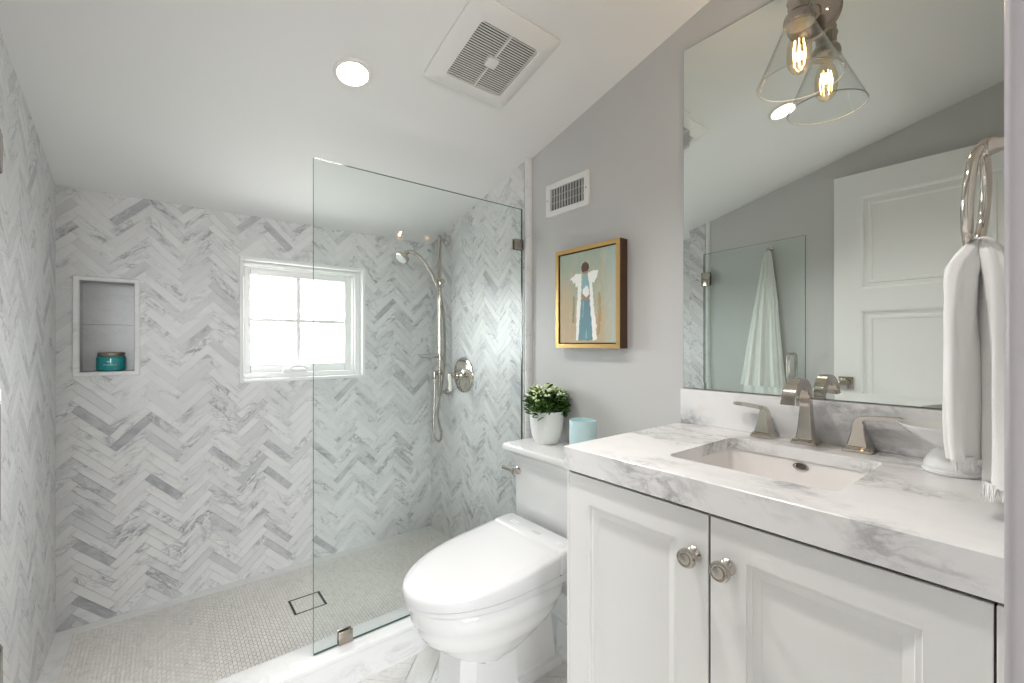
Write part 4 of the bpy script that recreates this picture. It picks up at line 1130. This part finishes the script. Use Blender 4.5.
BL = [(zr + .013, RX, .073, .022, .004, 0), (zr + .008, RX, .069, .036, .009, .5), (zr - .010, RX, .064, .048, .013, .9), (zr - .05, RX, .0585, .056, .0165, 1.1), (zr - .12, RX, .055, .059, .0185, 1.2), (zr - .20, RX, .053, .061, .0200, 1.3), (zr - .28, RX, .052, .062, .0205, 1.4), (zr - .338, RX, .052, .062, .0205, 1.4)]
lobe(b, FL, 72, ph=.4, amp=.13); lobe(b, BL, 72, ph=2.1, amp=.13)
ht = obj('hand_towel', b, TOWEL, ang=80, loc=(RX, .075, .94), label='white fringed hand towel hanging folded through the nickel towel ring', cat='towel')
b = B(); tr_ = random.Random(3)
def fringe(cx, cy, hx, hy, z, L, n):
    for k in range(n):
        a = 2 * math.pi * k / n; ca, sa = math.cos(a), math.sin(a)
        x = cx + hx * math.copysign(abs(ca) ** .55, ca); y = cy + hy * math.copysign(abs(sa) ** .75, sa)
        d = Vector((tr_.uniform(-.003, .003), tr_.uniform(-.003, .003), -L * tr_.uniform(.6, 1.1)))
        b.tube([(x, y, z + .004), Vector((x, y, z)) + d * .5 + Vector((tr_.uniform(-.001, .001), tr_.uniform(-.001, .001), 0)), Vector((x, y, z)) + d], [.0013, .0011, .0005], 5)
fringe(RX, .0905, .055, .0115, zr - .307, .017, 100); fringe(RX, .0905, .040, .006, zr - .307, .017, 60); fringe(RX, .052, .061, .0195, zr - .337, .020, 120); fringe(RX, .052, .042, .011, zr - .337, .020, 70)
obj('fringe', b, FRINGE, ht, ang=80)

dx_, dy_ = 1.183, .134
sd_ = empty('soap_dish', (dx_, dy_, CZ + .0005), 'white ceramic footed soap dish standing on the counter behind the hand towel', 'soap dish')
b = B(); b.lathe([(0, 0), (.040, 0), (.0425, .003), (.0425, .007), (.040, .009), (.0405, .012), (.039, .018), (.034, .030), (.026, .042), (.018, .048), (0, .048)], (dx_, dy_, CZ + .0005), n=44); obj('foot', b, PORC, sd_)
b = B(); b.lathe([(0, .048), (.018, .048), (.030, .053), (.052, .066), (.070, .080), (.077, .087), (.078, .090), (.0755, .0905), (.066, .082), (.048, .070), (.020, .060), (0, .058)], (dx_, dy_, CZ + .0005), n=52); obj('bowl', b, PORC, sd_)

# ================================================================== LEFT WALL: bath towel on its hook, open room door
hk = empty('robe_hook', (XL, 1.125, 1.725), 'small nickel robe hook on the left wall carrying the bath towel', 'hook')
b = B(); b.lathe([(0, 0), (.020, 0), (.020, .004), (.010, .008), (.008, .030), (.011, .036), (.008, .042), (0, .044)], (XL, 1.125, 1.728), (1, 0, 0), 24); obj('hook_body', b, NICKEL, hk)
b = B()
def drape(b, secs, n=96, ph=0, fold=9):
    rings = []
    for (z, cy, hy, cx, hx, am) in secs:
        ring = []
        for k in range(n):
            a = 2 * math.pi * k / n; ca, sa = math.cos(a), math.sin(a)
            f = 1 + am * (.55 * math.sin(fold * a + ph) + .45 * math.sin((fold * 2 + 3) * a + 1.7 * ph))
            ring.append((max(cx + hx * sa * f, XL + .002), cy + hy * ca * (1 + .12 * (f - 1)), z + .012 * am * math.sin(4 * a + ph)))
        rings.append(ring)
    b.loft(rings)
drape(b, [(1.722, 1.125, .010, XL + .030, .012, 0), (1.708, 1.126, .016, XL + .030, .019, .15), (1.66, 1.130, .026, XL + .030, .022, .3), (1.55, 1.132, .042, XL + .032, .025, .4), (1.40, 1.136, .064, XL + .034, .028, .45), (1.20, 1.146, .088, XL + .035, .030, .5), (1.0, 1.152, .112, XL + .035, .031, .5), (.885, 1.155, .128, XL + .036, .032, .5)])
drape(b, [(.90, 1.152, .112, XL + .031, .024, .4), (.74, 1.150, .122, XL + .031, .026, .4)], ph=1.3, fold=8)
obj('bath_towel', b, TOWEL, ang=80, loc=(XL + .03, 1.13, .74), label='white bath towel hanging in folds from a hook behind the open glass door', cat='towel')

# room door, folded back against the left wall
dr_ = empty('door_1', (-.29, .03, 0.008), kind='structure')
DXF, DXB = -.272, -.310; dy0, dy1, dz0, dz1 = .035, .780, .008, 2.048
b = B()
ys = [dy0, dy0 + .115, dy1 - .115, dy1]
zs = [dz0, .25, .72, .83, 1.325, 1.435, 1.925, dz1]
panels = [(zs[1], zs[2]), (zs[3], zs[4]), (zs[5], zs[6])]
b.box((DXB, dy0, dz0), (DXF, ys[1], dz1)); b.box((DXB, ys[2], dz0), (DXF, dy1, dz1))
for a, c in ((zs[0], zs[1]), (zs[2], zs[3]), (zs[4], zs[5]), (zs[6], zs[7])): b.box((DXB, ys[1], a), (DXF, ys[2], c))
obj('door_leaf', b, TRIM, dr_, smooth=False)
for a, c in panels:
    b = B()
    def pr_(i, x): return [(x, ys[1] + i, a + i), (x, ys[2] - i, a + i), (x, ys[2] - i, c - i), (x, ys[1] + i, c - i)]
    b.loft([pr_(0, DXB + .004), pr_(0, DXF - .001), pr_(.004, DXF - .002), pr_(.010, DXF - .006), pr_(.012, DXF - .013), pr_(.030, DXF - .015), pr_(.033, DXF - .010), pr_(.045, DXF - .012), pr_(.050, DXF - .016), pr_(.056, DXF - .017)])
    obj('door_panel', b, TRIM, dr_, ang=15)
b = B(); ky, kz = .726, .94
b.box((DXF, ky - .033, kz - .033), (DXF + .007, ky + .033, kz + .033), .002, 2); b.lathe([(0, .006), (.014, .006), (.012, .020), (.020, .028), (.027, .040), (.026, .052), (.014, .060), (0, .061)], (DXF, ky, kz), (1, 0, 0), 28)
obj('door_knob', b, NICKELD, dr_)

# daylight sampling at the shower window and the added hall window
def portal(loc, sx, sz, rz):
    pd = bpy.data.lights.new('window_portal', 'AREA'); pd.shape = 'RECTANGLE'; pd.size = sx; pd.size_y = sz; pd.cycles.is_portal = True
    po = bpy.data.objects.new('window_portal', pd); link(po, win, loc); po.rotation_euler = (R(-90 * rz), 0, 0)
portal(((WIN[0] + WIN[2]) / 2, D + .165, (WIN[1] + WIN[3]) / 2), WIN[2] - WIN[0], WIN[3] - WIN[1], 1)
portal(((HW[0] + HW[2]) / 2, -2.31, (HW[1] + HW[3]) / 2), HW[2] - HW[0], HW[3] - HW[1], -1)
